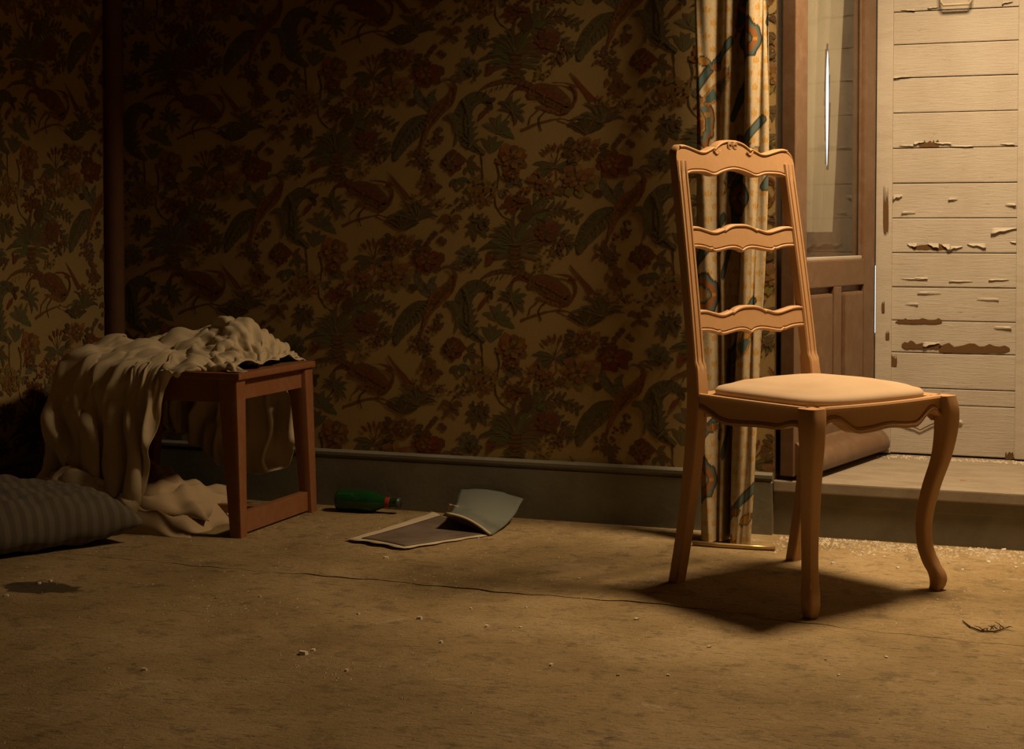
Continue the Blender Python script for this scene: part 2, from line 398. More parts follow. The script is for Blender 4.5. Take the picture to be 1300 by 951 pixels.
# ------------------------------------------------------------------ wallpaper print (pheasants, plumed leaves, flowers)
class Art:
    """flat print drawn as strips and blobs; a shape = (points, faces, colour, layer)"""
    def __init__(s): s.sh = []
    def strip(s, spine, widths, col, lv, n=None):
        P = np.array(spine, float)
        n = n or max(5, 3*len(P)-2)
        # Catmull-Rom through the spine
        t = np.linspace(0, len(P)-1, n); Q = []
        for a in t:
            i = min(int(a), len(P)-2); f = a-i
            p0, p1, p2, p3 = P[max(i-1,0)], P[i], P[i+1], P[min(i+2,len(P)-1)]
            Q.append(0.5*((2*p1)+(-p0+p2)*f+(2*p0-5*p1+4*p2-p3)*f*f+(-p0+3*p1-3*p2+p3)*f**3))
        Q = np.array(Q); T = np.gradient(Q, axis=0); L = np.hypot(T[:,0], T[:,1])[:,None]+1e-9; T = T/L
        N = np.stack([-T[:,1], T[:,0]], 1)
        W = np.interp(t, np.linspace(0, len(P)-1, len(widths)), widths)[:,None]
        V = np.concatenate([Q+N*W, Q-N*W]); F = [(i, i+1, n+i+1, n+i) for i in range(n-1)]
        s.sh.append((V, F, col, lv))
        if max(widths) > 11 and n >= 10:            # hatching inside the larger shapes
            for i in range(1, n-1):
                for sg in (-1, 1):
                    w_ = W[i, 0]
                    if w_ < 6: continue
                    p0 = Q[i] + N[i]*sg*w_*0.12; p1 = Q[min(i+1, n-1)]*0.55 + Q[i]*0.45 + N[i]*sg*w_*0.9
                    m = 1.5 if (i+sg) % 3 == 0 else 0.55
                    Ts = (p1-p0)/(np.hypot(*(p1-p0))+1e-9); Ns = np.array((-Ts[1], Ts[0]))*1.5
                    s.sh.append((np.array([p0-Ns*0.3, p0+Ns*0.3, (p0+p1)/2+Ns, p1, (p0+p1)/2-Ns]), [(0, 4, 3, 2, 1)], tuple(v*m for v in col), lv+0.5))
    def blob(s, x, y, rx, ry, col, lv, ang=0, n=12, wob=0.0, seed=0):
        r = random.Random(seed); a = math.radians(ang); V = []
        for i in range(n):
            t = 2*math.pi*i/n; k = 1 + wob*(r.random()*2-1)
            u, v = rx*k*math.cos(t), ry*k*math.sin(t)
            V.append((x+u*math.cos(a)-v*math.sin(a), y+u*math.sin(a)+v*math.cos(a)))
        s.sh.append((np.array(V), [tuple(range(n))], col, lv))
    def leaf(s, x, y, ang, ln, wd, col, lv, bend=0.0, vein=None):
        a = math.radians(ang); d = np.array((math.cos(a), math.sin(a))); nn = np.array((-d[1], d[0])); o = np.array((x, y), float)
        sp = [o, o+d*ln*0.35+nn*bend*0.5, o+d*ln*0.7+nn*bend*0.6, o+d*ln-nn*bend*0.2]
        s.strip(sp, [0.8, wd*0.8, wd, wd*0.75, 0.4], col, lv, 8)
        if vein: s.strip(sp, [0.9, 1.2, 0.9, 0.4], vein, lv+1, 6)
    def flower(s, x, y, r, c1, c2, c3, seed=0, squash=0.85):
        g = random.Random(seed)
        for ring, (k, rad, col) in enumerate(((9, 1.0, c1), (7, 0.68, c2), (5, 0.4, c3))):
            for i in range(k):
                a = 360*i/k + 25*ring + g.uniform(-8, 8); ar = math.radians(a); q = r*rad*0.62
                q *= g.uniform(0.8, 1.2); k2 = g.uniform(0.8, 1.25); s.blob(x+q*math.cos(ar), y+q*squash*math.sin(ar), r*rad*0.40*k2, r*rad*0.27*k2, tuple(v*g.uniform(0.7, 1.2) for v in col), 3+ring*2, a+g.uniform(-20, 20), 11, 0.22, g.random())
                ar2 = math.radians(a+180/k)
                s.strip([(x+0.25*r*rad*math.cos(ar2), y+0.25*r*rad*math.sin(ar2)), (x+0.86*r*rad*math.cos(ar2), y+0.86*squash*r*rad*math.sin(ar2))], [1.0, 2.2, 0.6], DK, 4+ring*2, 4)
        s.blob(x, y, r*0.14, r*0.12, DK, 10, 0, 8, 0.1)
    def palm(s, x, y, angs, ln, wd, col, lv=2, jit=0.15, seed=1, bend=10):
        g = random.Random(seed)
        for a in angs:
            s.leaf(x, y, a, ln*g.uniform(1-jit, 1+jit), wd, tuple(v*g.uniform(0.75, 1.25) for v in col), lv, bend*(1 if math.cos(math.radians(a)) < 0 else -1), VEIN)
    def frond(s, spine, n, ln, wd, col, lv=2, spread=48):
        P = np.array(spine, float); s.strip(P, [2.5, 2, 0.8], DK, lv+1)
        for i in range(n):
            t = (i+0.6)/n*(len(P)-1); k = min(int(t), len(P)-2); p = P[k]+(P[k+1]-P[k])*(t-k); d = P[k+1]-P[k]
            a = math.degrees(math.atan2(d[1], d[0]))
            for sg in (-1, 1):
                s.leaf(p[0], p[1], a+sg*spread, ln*(1-0.45*i/n), wd, tuple(v*random.uniform(0.75, 1.2) for v in col), lv, -sg*ln*0.1)
    def spray(s, x, y, n, rad, size, col, seed=0, stem=True):
        g = random.Random(seed)
        for i in range(n):
            a = g.uniform(0, 360); r = rad*math.sqrt(g.random()); px, py = x+r*math.cos(a), y+r*math.sin(a)*0.9
            if stem: s.strip([(x, y+rad*0.7), ((x+px)/2+g.uniform(-5,5), (y+py)/2), (px, py)], [1.2, 0.8], STEM, 2, 5)
            s.blob(px, py, size*g.uniform(0.7, 1.3), size*g.uniform(0.6, 1.0), tuple(v*g.uniform(0.7, 1.2) for v in col), 4, g.uniform(0, 180), 7, 0.15, i)

DK = (0.10, 0.060, 0.025); VEIN = (0.20, 0.165, 0.08); STEM = (0.13, 0.075, 0.03)
GR = (0.125, 0.110, 0.052); GR2 = (0.16, 0.143, 0.072); BL = (0.17, 0.16, 0.105)
RD = (0.20, 0.062, 0.026); RU = (0.27, 0.115, 0.036); YE = (0.31, 0.185, 0.06); BR = (0.19, 0.088, 0.032); PU = (0.17, 0.088, 0.055)
A = Art()
# pheasant
A.strip([(640,165),(590,135),(520,125),(455,140),(418,165)], [13,11,9,7,1.5], BR, 3, 16)
A.strip([(645,180),(600,158),(560,160),(525,200)], [14,11,8,2], RD, 2, 12)
for i in range(9): A.strip([(625-22*i,128+0.9*(i-2)**2),(618-22*i,150+0.9*(i-2)**2)], [0.8,1.6,0.8], DK, 4, 4)
A.strip([(610,190),(650,172),(700,190),(745,225),(758,245),(735,258)], [10,34,42,34,20,6], BR, 4, 18)
A.strip([(640,165),(700,185),(748,228)], [8,17,15,3], RD, 5, 12)
for i in range(26):
    a = random.random(); b = random.uniform(-1, 1)
    A.strip([(635+100*a, 182+52*a+20*b), (644+100*a, 190+52*a+20*b)], [0.6,2.2,0.6], random.choice((DK, RU, YE)), 6, 4)
A.strip([(640,232),(700,246),(745,258),(775,240),(795,205),(790,175),(765,158)], [3,12,12,9,6,5,7], RU, 3, 20)
A.strip([(772,150),(790,172),(796,205),(778,240)], [3,3.5,3,1], RD, 5, 12)
A.strip([(700,140),(740,141),(775,150),(800,165)], [1,3,6,1], RD, 6, 10)
A.strip([(660,235),(640,255),(618,275)], [7,4,2], BR, 3, 6); A.strip([(618,275),(612,305)], [2,2], DK, 3, 4)
A.strip([(680,250),(652,285),(662,330)], [4,3,2], DK, 3, 8)
A.strip([(580,330),(640,305),(700,288),(745,285),(790,300)], [7,6,4,3,1], BR, 2, 14)
A.strip([(720,290),(750,303),(775,315)], [2,2,1], BR, 2, 6); A.strip([(735,285),(732,272)], [2,3,1], RD, 3, 4)
# sprig under the tail
A.palm(545,250,(-170,-140,-110,-85,-55,-25,5,40,75), 62, 8, GR, 3, 0.25, 3)
A.strip([(545,210),(540,260),(505,300)], [3,3,2], STEM, 2)
# big plume leaf
A.strip([(440,420),(375,375),(352,310),(358,240),(395,195),(440,195),(470,235)], [8,24,34,36,30,20,4], GR, 2, 26)
A.strip([(440,420),(385,360),(368,300),(380,235),(420,205)], [4,10,12,8,2], GR2, 3, 18)
for i in range(9):
    t = i/8; x, y = 372+8*math.sin(3*t), 395-170*t
    A.leaf(x, y, -35-10*i, 62-3*i, 8, GR if i % 2 else GR2, 4, -8, VEIN)
    A.leaf(x, y, 215+6*i, 34, 6, GR, 3, 6)
A.leaf(452,205,-20,34,11,DK,5,4); A.leaf(455,215,70,34,9,DK,5,-4)
A.strip([(452,235),(430,262),(418,285)], [3,10,8,2], RD, 4)
A.palm(490,335,(-150,-115,-80,-45,-10,20), 66, 15, GR2, 2, 0.2, 5)
A.palm(462,420,(-120,-95,-70,-45), 74, 14, GR, 1, 0.2, 33)
# perched bird
A.strip([(190,370),(215,300),(250,240),(290,205),(315,165),(322,140)], [4,14,30,26,14,9], RU, 4, 22)
A.strip([(232,265),(270,220),(300,195)], [6,14,8], BR, 5, 10)
A.strip([(322,150),(312,125),(290,112)], [9,7,1.5], BR, 5, 8); A.strip([(318,140),(322,170),(310,215)], [4,5,2], RD, 6, 8)
for i in range(12): A.strip([(225+6*i,290-9*i),(240+6*i,284-9*i)], [0.5,1.8,0.5], DK, 6, 4)
A.strip([(205,290),(185,380),(175,420)], [9,6,1.5], BR, 3, 8)
A.strip([(225,230),(190,200),(165,165),(160,130)], [18,22,14,2], BL, 2, 12); A.strip([(235,225),(225,180),(245,150)], [12,20,12,3], BL, 2, 10)
for i in range(6): A.strip([(222-8*i,225-12*i),(205-6*i,205-13*i)], [0.6,1.6,0.6], DK, 3, 4)
A.strip([(210,262),(160,285),(110,335),(80,395),(72,445)], [10,26,26,20,4], GR, 2, 20)
for i in range(10):
    t = i/9; x, y = 205-115*t, 268+130*t*(0.6+0.4*t)
    A.leaf(x, y, 168-6*i, 44, 9, GR, 3, 8, VEIN); A.leaf(x, y, 60+5*i, 46, 9, GR2 if i % 2 else GR, 3, -8, VEIN)
A.strip([(275,270),(310,265),(335,300),(330,350),(320,385)], [6,15,15,8,2], GR2, 3, 14)
A.strip([(285,255),(318,290),(322,335)], [3,6,2], GR, 4, 8)
# berries and dark red flower with its spray
for i in range(22):
    A.blob(250+random.gauss(0,15), 345+random.uniform(-38,42), 7, 7, random.choice((PU, DK, RD, GR)), 4+i % 2, 0, 7)
A.flower(310,450,50,RD,PU,RU,11); A.palm(375,470,(-60,-20,25,70,110), 46, 10, GR, 2, 0.3, 6)
A.spray(180,440,22,58,9,PU,21); A.palm(215,455,(150,180,210,120), 60, 8, GR, 2, 0.3, 8)
A.strip([(330,410),(375,455),(420,480),(432,520)], [4,5,4,3], BR, 2)
A.palm(330,520,(60,95,130,20), 44, 11, GR, 2, 0.2, 10)
# rust flower, leaves and the thin tree
A.flower(548,440,62,RU,YE,RU,31); A.flower(545,505,38,RU,RD,YE,32)
A.strip([(480,440),(495,500),(488,560),(480,620),(505,670),(540,690)], [4,4,3,3,3,2], DK, 2, 18)
A.strip([(425,420),(428,470),(430,540)], [4,3,3], DK, 2)
A.spray(432,560,40,62,10,YE,41); A.spray(430,590,26,46,9,RU,42)
A.leaf(520,555,-40,60,20,BL,2,6,VEIN); A.leaf(505,600,-70,40,15,BL,2,-6)
A.spray(565,610,34,60,9,RD,44); A.palm(560,540,(-160,-120,-70,-20,30), 40, 7, GR, 3, 0.2, 12)
A.spray(660,545,30,58,9,RU,45); A.palm(660,520,(-130,-90,-40), 38, 8, GR, 3, 0.2, 13)
# little palm with red buds
for a in (165,190,15,-8,140,35): A.leaf(715,478,a,88,13,GR,2,10 if a > 90 else -10,VEIN)
for i, a in enumerate((-135,-112,-92,-72,-50)):
    ar = math.radians(a); A.strip([(715,470),(715+55*math.cos(ar),470+70*math.sin(ar))], [1.5,1.2], STEM, 2, 4)
    A.leaf(715+45*math.cos(ar),470+58*math.sin(ar),a,34,7,RD,4,2)
A.strip([(715,470),(720,530),(690,555)], [3,4,5], RU, 2)
# long dark fronds and the palm tree
A.frond([(600,660),(650,610),(700,580),(740,572)], 7, 46, 7, GR)
A.frond([(610,675),(670,650),(740,645),(800,680)], 9, 58, 8, GR)
A.frond([(600,680),(660,690),(720,720),(770,760)], 7, 50, 8, GR2)
A.blob(605,665,26,30,DK,4,0,10,0.15,5)
A.palm(560,790,(-172,-158,-142,-125,-108,-90,-72,-54,-38,-22,-8,8,172), 130, 11, GR, 3, 0.25, 14, 18)
A.palm(560,830,(-175,-150,-30,-5,15,165), 92, 10, GR2, 3, 0.25, 15, 14)
for i in range(9): A.strip([(535,800+9*i),(560,806+9*i),(586,800+9*i)], [2,5,2], DK if i % 2 else BR, 4, 5)
A.palm(560,880,(-160,-20,20,160,200), 52, 9, GR, 3, 0.2, 16)
A.flower(680,742,56,PU,RD,PU,51); A.spray(730,800,26,52,8,PU,52); A.palm(760,790,(-40,0,40,90), 40, 7, GR, 2, 0.3, 17)
A.spray(665,865,12,36,8,YE,53)
A.palm(408,730,(-160,-120,-80,-40,0,40,100,150), 62, 12, GR, 2, 0.3, 18); A.spray(430,690,14,40,8,PU,54)
A.palm(378,832,(-170,-130,-90,-45,0,45,90,140), 50, 10, BL, 2, 0.35, 19); A.spray(380,850,24,46,7,GR,55)
A.spray(465,850,6,20,9,RD,56); A.leaf(465,870,-110,50,8,RD,3,5); A.leaf(465,870,-65,50,8,RD,3,-5)
# yucca with a red spike, brown flowers, butterfly, berries
A.palm(165,690,(-172,-155,-130,-108,-92,-75,-50,-28,-10), 105, 8, GR, 3, 0.25, 20, 20)
for i in range(16):
    t = i/15; x, y = 130-85*t, 600-110*t
    for sg in (-1, 1): A.blob(x+sg*7*(1.2-t), y, 9*(1.15-t), 5, RD, 3, 30*sg, 7)
A.spray(215,540,34,52,11,BR,61); A.spray(250,610,14,40,7,RU,62); A.spray(150,620,12,40,7,RU,63)
for sg in (-1, 1):
    A.strip([(305,695),(305+sg*26,676),(305+sg*44,690)], [4,14,10,3], BR, 4, 8); A.strip([(305,700),(305+sg*20,718),(305+sg*30,728)], [3,10,6], PU, 4, 6)
A.strip([(300,672),(306,700),(308,722)], [2,4,2], DK, 5)
for i in range(20): A.leaf(345+random.gauss(0,28), 620+random.gauss(0,28), random.uniform(0,360), 22, 5, random.choice((DK, GR, PU)), 3, 2)
for x, y in ((225,762),(262,770),(240,745),(275,780),(210,780)): A.blob(x, y, 13, 12, PU, 3, 0, 9, 0.2, x); A.blob(x, y, 4, 4, DK, 4, 0, 6)
# yellow flower in dark leaves, red flower, yellow flower
A.flower(105,790,58,YE,BR,YE,71)
A.palm(105,730,(-150,-120,-88,-55,-25), 70, 13, DK, 3, 0.2, 22)
for a in (165,195,215,-15,10,35,140): ar = math.radians(a); A.leaf(105+52*math.cos(ar),795+42*math.sin(ar),a,38,12,DK,5,4,VEIN)
A.flower(205,850,66,RD,RD,RU,72); A.flower(75,915,74,YE,RU,YE,73)
A.strip([(40,940),(0,960),(-50,985)], [5,6,5], RU, 2)
A.leaf(130,960,20,42,16,DK,3,5); A.palm(300,880,(20,-20,160), 50, 6, BL, 2, 0.3, 24)

A.sh.sort(key=lambda t: t[3])
A.sh = [(V, F, c, k) for k, (V, F, c, lv) in enumerate(A.sh)]
KX, KZ = 0.554/729, 0.530/770
Z0 = 1.174 + 195*KZ          # height of art row 0
def wallpaper(name, parent, to_world, u0, u1, z0, z1, ushift):
    VV = []; FF = []; CC = []; base = 0
    for i in range(int((u0-ushift)/0.554)-3, int((u1-ushift)/0.554)+3):
        for j in range(-4, 7):
            ou = ushift + i*0.554; oz = Z0 + j*0.530 - i*0.265
            for V, F, c, lv in A.sh:
                u = ou + (V[:,0]-690)*KX; z = oz - V[:,1]*KZ
                if u.max() < u0 or u.min() > u1 or z.max() < z0 or z.min() > z1: continue
                u = np.clip(u, u0, u1); z = np.clip(z, z0, z1)
                u = u + 0.0012*np.sin(u*900+z*700); z = np.clip(z + 0.0012*np.sin(z*800-u*600), z0, z1); u = np.clip(u, u0, u1)
                VV.append(to_world(u, z, 0.0004 + lv*1.6e-6)); CC.append(np.tile(c, (len(u), 1)))
                FF += [tuple(base+k for k in f) for f in F]; base += len(u)
    return mesh(name, np.concatenate(VV), FF, M['print'], parent, smooth=False, color=np.concatenate(CC))
wallpaper('wallpaper_print', wb, lambda u, z, d: np.stack([u, -d*np.ones_like(u), z], 1), XL, DX0, 0.164, ZC, 0.324)
wallpaper('wallpaper_print', wl, lambda u, z, d: np.stack([XL + d*np.ones_like(u), u, z], 1), -2.6, -0.002, 0.164, ZC, -0.30)
# the paper bulges over a service pipe in the corner
V, F = ring_loft([[(XL + 0.02 + 0.030*math.cos(a), -0.020 + 0.030*math.sin(a), z + 0.0) for a in np.linspace(0, 2*math.pi, 14)[:-1]] for z in np.linspace(0.0, ZC, 12)])
struct(mesh('trim_6', V, F, m_paint('reddish pipe paint', (0.16, 0.075, 0.035), (0.07, 0.04, 0.02), 0.7, 0.7)))

# ------------------------------------------------------------------ plank shutters behind the open door
LINES = [0.150, 0.296, 0.344, 0.447, 0.541, 0.639, 0.739, 0.840, 0.942, 1.044, 1.147, 1.249, 1.346, 1.441, 1.541, 1.641, 1.741, 1.841, 1.941, 2.041, 2.141, 2.24]
def shutter(x0, x1, label, detail):
    sh = empty('plank_shutter', ((x0+x1)/2, YS, 0.15)); tag(sh, label, 'shutter', 'plank shutters closing the doorway')
    def P(x, y, z): return (x-(x0+x1)/2, y-YS, z-0.15)
    def bx(name, b, mat, par=sh, bev=0.0025):
        a, c = P(b[0], b[2], b[4]), P(b[1], b[3], b[5])
        return boxes(name, [(a[0], c[0], a[1], c[1], a[2], c[2])], mat, par, bev)
    sw = 0.046
    bx('stile', (x0, x0+sw, YS-0.014, YS+0.028, 0.15, 2.24), M['cream'])
    bx('stile', (x1-sw-0.01, x1, YS-0.014, YS+0.028, 0.15, 2.24), M['cream'])
    r = random.Random(3)
    for i in range(len(LINES)-1):
        z0, z1 = LINES[i]+0.0012, LINES[i+1]-0.0012
        dy = r.uniform(-0.0015, 0.002)
        bx('board', (x0+sw-0.004, x1-sw-0.006, YS+dy, YS+0.02+dy, z0, z1), M['shutter'], sh, 0.003)
    bx('back_brace', (x0+sw, x1-sw-0.01, YS+0.0205, YS+0.028, 0.15, 2.24), M['bare'])
    if not detail: return sh
    def ragged(px0, py0, px1, py1, seed, depth=0.0010, y=None):
        """patch of bare wood where paint came off, along a board edge"""
        rr = random.Random(seed); n = 14
        V = []
        for i in range(n+1):
            px = px0+(px1-px0)*i/n; e = 0.25 if i in (0, n) else 1
            top = py0 + (py1-py0)*0.5*(1-e) + rr.uniform(-0.2, 0.35)*(py1-py0); bot = py1 - (py1-py0)*0.4*(1-e) - rr.uniform(0, 0.15)*(py1-py0)
            a, b = on_y(px, top, YS), on_y(px, bot, YS)
            yy = YS-0.0022 if y is None else y
            V += [P(a.x, yy, a.z), P(b.x, yy, b.z), P(a.x, yy+0.004, a.z), P(b.x, yy+0.004, b.z)]
        F = []
        for i in range(n):
            a, b = 4*i, 4*i+4
            F += [(a, a+1, b+1, b), (a+2, a, b, b+2), (a+1, a+3, b+3, b+1)]
        mesh('bare_patch', V, F, M['bare'], sh, smooth=False)
    ragged(1166, 179, 1193, 187, 1); ragged(1157, 310, 1205, 318, 2); ragged(1145, 434, 1196, 443, 3); ragged(1192, 437, 1282, 448, 4)
    ragged(1137, 405, 1196, 411, 5) ; ragged(1131, 452, 1139, 466, 6); ragged(1276, 575, 1287, 584, 8)
    ragged(1122, 246, 1129, 300, 9, y=YS-0.0155); ragged(1125, 420, 1130, 432, 10, y=YS-0.0155); ragged(1120, 384, 1124, 398, 14, y=YS-0.0155)
    def flake(px, py, wpx, hpx, curl, seed):
        rr = random.Random(seed); a, b = on_y(px, py, YS), on_y(px+wpx, py+hpx, YS); nu, nv = 7, 5; V = []
        side = rr.choice((-1, 1))
        for j in range(nv):
            for i in range(nu):
                u, v = i/(nu-1), j/(nv-1)
                tip = (1-u) if side > 0 else u
                wv = v*(0.15+0.85*tip**0.7)*(0.8+0.3*math.sin(9*u+seed)*math.sin(4*u+2*seed))
                V.append(P(a.x+(b.x-a.x)*u, YS-0.0030-curl*0.55*v*v*(0.4+0.6*tip), a.z+(b.z-a.z)*wv))
        o = mesh('paint_flake', V, grid_faces(nu, nv), M['cream'], sh)
        s = o.modifiers.new('t', 'SOLIDIFY'); s.thickness = 0.0004
    for k, a in enumerate(((1160,180,14,6,0.012),(1186,181,22,5,0.008),(1152,309,12,7,0.012),(1178,309,14,8,0.016),(1196,310,10,9,0.018),(1206,312,16,7,0.014),(1228,309,24,8,0.012),
                           (1258,289,34,9,0.016),(1282,306,8,6,0.008),(1204,251,12,5,0.007),(1276,258,14,5,0.009),(1134,247,12,9,0.008),(1145,268,18,4,0.006),(1172,434,22,8,0.012),
                           (1145,353,26,4,0.005),(1160,352,18,5,0.008),(1205,356,30,4,0.006),(1255,354,26,5,0.007),(1150,384,16,4,0.005),(1262,414,22,5,0.009),(1142,184,18,4,0.006),(1206,185,30,3,0.006),
                           (1144,12,18,4,0.007),(1178,9,14,4,0.006),(1272,2,14,6,0.010),(1133,97,24,4,0.007),(1240,378,28,4,0.005),(1165,370,30,4,0.005),(1270,182,18,4,0.006))):
        flake(a[0], a[1], a[2], a[3]*(0.9 if a[3] > 6 else 0.6), a[4]*0.7, k)
    # wire pull bolted to the boards
    a, b = on_y(1195, 7, YS-0.02), on_y(1233, 5, YS-0.02)
    top = 0.075
    V, F = tube([P(a.x-0.004, YS+0.002, a.z+top), P(a.x-0.003, YS-0.02, a.z+top-0.01), P(a.x, YS-0.024, a.z+0.01), P(a.x+0.006, YS-0.024, a.z), P(b.x-0.006, YS-0.024, b.z), P(b.x, YS-0.024, b.z+0.01), P(b.x+0.003, YS-0.02, b.z+top-0.01), P(b.x+0.004, YS+0.002, b.z+top)], 0.0042, 8)
    mesh('pull_handle', V, F, M['iron'], sh)
    c = on_y(1219, 537, YS)
    V, F = lathe([(0.0, -0.006), (0.006, -0.005), (0.009, 0.0), (0.009, 0.004)], 12)
    mesh('bolt_head', [(v[0]+P(c.x, 0, 0)[0], v[2]-0.0, v[1]+c.z-0.15) for v in V], F, M['cream'], sh)
    # drooping wire
    pts = [on_y(x, y, YS-0.006) for x, y in ((1141,536),(1152,540),(1162,543),(1168,546),(1174,543),(1182,539),(1190,536))]
    V, F = tube([P(p.x, p.y, p.z) for p in pts], 0.0018, 6); mesh('wire', V, F, M['bare'], sh)
    return sh
shutter(1.142, 1.592, 'cream plank shutter with peeling paint, a wire pull and bare patches behind the open door', True)
shutter(1.596, 2.22, 'wider cream plank shutter beyond the peeling one, closing the rest of the doorway', False)
struct(boxes('daylight_stop', [(1.10, DX1, YS+0.0290, YS+0.05, 0.145, 0.175), (1.12, 1.15, YS+0.0290, YS+0.05, 0.145, 0.50), (1.12, 1.15, YS+0.0290, YS+0.05, 0.70, 2.24), (1.58, 1.61, YS+0.0290, YS+0.05, 0.145, 2.24), (1.1425, DX1, YS+0.0290, YS+0.07, 2.22, DH)], M['cream']))  # unseen strips added behind the shutters to block daylight at their gaps

# ------------------------------------------------------------------ glazed door leaf folded back against the reveal
HINGE = Vector((1.122, 0.560, 0)); FREE = Vector((0.990, -0.01, 0))
dv = (FREE-HINGE); DL = dv.length; dang = math.atan2(dv.y, dv.x)
door = struct(empty('door_1', (HINGE.x, HINGE.y, SILL+0.012), dang))
# local: +x from hinge to free edge, +y = face seen from the room, z from the bottom
dt = 0.019
ZB, ZG, ZP0, ZP1, ZT = 0.0, 0.565, 0.115, 0.492, 2.03
SW = 0.082
boxes('stile', [(0, SW, -dt, dt, 0, ZT)], M['doorwood'], door, 0.003); boxes('stile', [(DL-SW, DL, -dt, dt, 0, ZT)], M['doorwood'], door, 0.003)
boxes('bottom_rail', [(SW, DL-SW, -dt, dt, 0, ZP0)], M['doorwood'], door, 0.003)
boxes('lock_rail', [(SW, DL-SW, -dt, dt, ZP1, ZG)], M['doorwood'], door, 0.003)
boxes('top_rail', [(SW, DL-SW, -dt, dt, ZT-0.1, ZT)], M['doorwood'], door, 0.003)
mid = DL/2 - 0.01
boxes('muntin', [(mid-0.028, mid+0.028, -dt, dt, ZP0, ZP1)], M['doorwood'], door, 0.003)
for (a, b) in ((SW, mid-0.028), (mid+0.028, DL-SW)):
    p = boxes('panel', [(a-0.003, b+0.003, -0.006, 0.004, ZP0-0.003, ZP1+0.003)], M['doorwood'], door)
    boxes('raised_field', [(a+0.018, b-0.018, 0.003, 0.024, ZP0+0.02, ZP1-0.018)], M['doorwood'], p, 0.008)
mesh('glass_pane', [(SW-0.006, 0, ZG-0.006), (DL-SW+0.006, 0, ZG-0.006), (DL-SW+0.006, 0, ZT-0.094), (SW-0.006, 0, ZT-0.094)], [(3, 2, 1, 0)], M['glass'], door, smooth=False)
gb = M['cream']
boxes('putty_bead', [(SW, DL-SW, 0.002, 0.012, ZG, ZG+0.010)], gb, door, 0.003)
boxes('putty_bead', [(SW, SW+0.009, 0.002, 0.010, ZG+0.01, ZT-0.1)], M['doorwood'], door, 0.003); boxes('putty_bead', [(DL-SW-0.009, DL-SW, 0.002, 0.010, ZG+0.01, ZT-0.1)], M['doorwood'], door, 0.003)
prof = [(dt-0.001, 0.004), (dt+0.036, 0.004), (dt+0.045, 0.012), (dt+0.046, 0.028), (dt+0.040, 0.044), (dt+0.026, 0.058), (dt+0.014, 0.066), (dt+0.010, 0.082), (dt+0.003, 0.088), (dt-0.001, 0.088)]
rings = [[(x, y, z) for y, z in prof] for x in (-0.015, DL-0.01)]
V, F = ring_loft(rings); dm_ = mesh('drip_moulding', V, F, M['doorwood'], door); dm_.data.set_sharp_from_angle(angle=math.radians(50))
for z in (0.25, 1.05, 1.8):
    V, F = lathe([(0.0, -0.05), (0.007, -0.048), (0.007, 0.048), (0.0, 0.05)], 10)
    mesh('hinge', [(v[0]-0.004, v[1]+dt*0.5, v[2]+z) for v in V], F, M['iron'], door)

# net curtain hanging on the far side of the glass
nu, nv = 220, 70; V = []
ca, sa = math.cos(dang), math.sin(dang)
for j in range(nv):
    z = 0.80 + (1.90-0.80)*j/(nv-1)
    for i in range(nu):
        u = i/(nu-1); right = 0.055 + 0.11*(1-(j/(nv-1)))**1.2
        s = right + (DL-0.07-right)*u
        off = -0.044 - 0.019*math.sin(27*u+1.6*math.sin(1.3*z)) - 0.004*math.sin(57*u+2*z)
        # a parting in the folds
        g = math.exp(-((u-0.44)/0.05)**2)
        zz = z
        V.append((HINGE.x + s*ca - off*sa, HINGE.y + s*sa + off*ca, zz))
F = []
for j in range(nv-1):
    for i in range(nu-1):
        q = (Vector(V[j*nu+i])+Vector(V[(j+1)*nu+i+1]))/2 - CAM; k_ = q.dot(FWD)
        qx, qy = 650+FPX*q.dot(RIGHT)/k_, PPY-FPX*q.dot(UP)/k_
        if 52 < qy < 218 and abs(qx-1050) < 1.2+2.6*math.sin(math.pi*(qy-52)/166): continue
        F.append((j*nu+i, j*nu+i+1, (j+1)*nu+i+1, (j+1)*nu+i))
net = mesh('net_curtain', V, F, M['lace'])
tag(net, 'sheer greyish net curtain hanging behind the door glass, with a narrow parting', 'curtain')
V, F = tube([(HINGE.x + s*ca + 0.034*sa, HINGE.y + s*sa - 0.034*ca, 1.90) for s in (0.03, DL-0.03)], 0.005, 8)
tag(mesh('net_curtain_wire', V, F, M['brass']), 'thin brass wire across the back of the door glass carrying the net curtain', 'curtain wire')

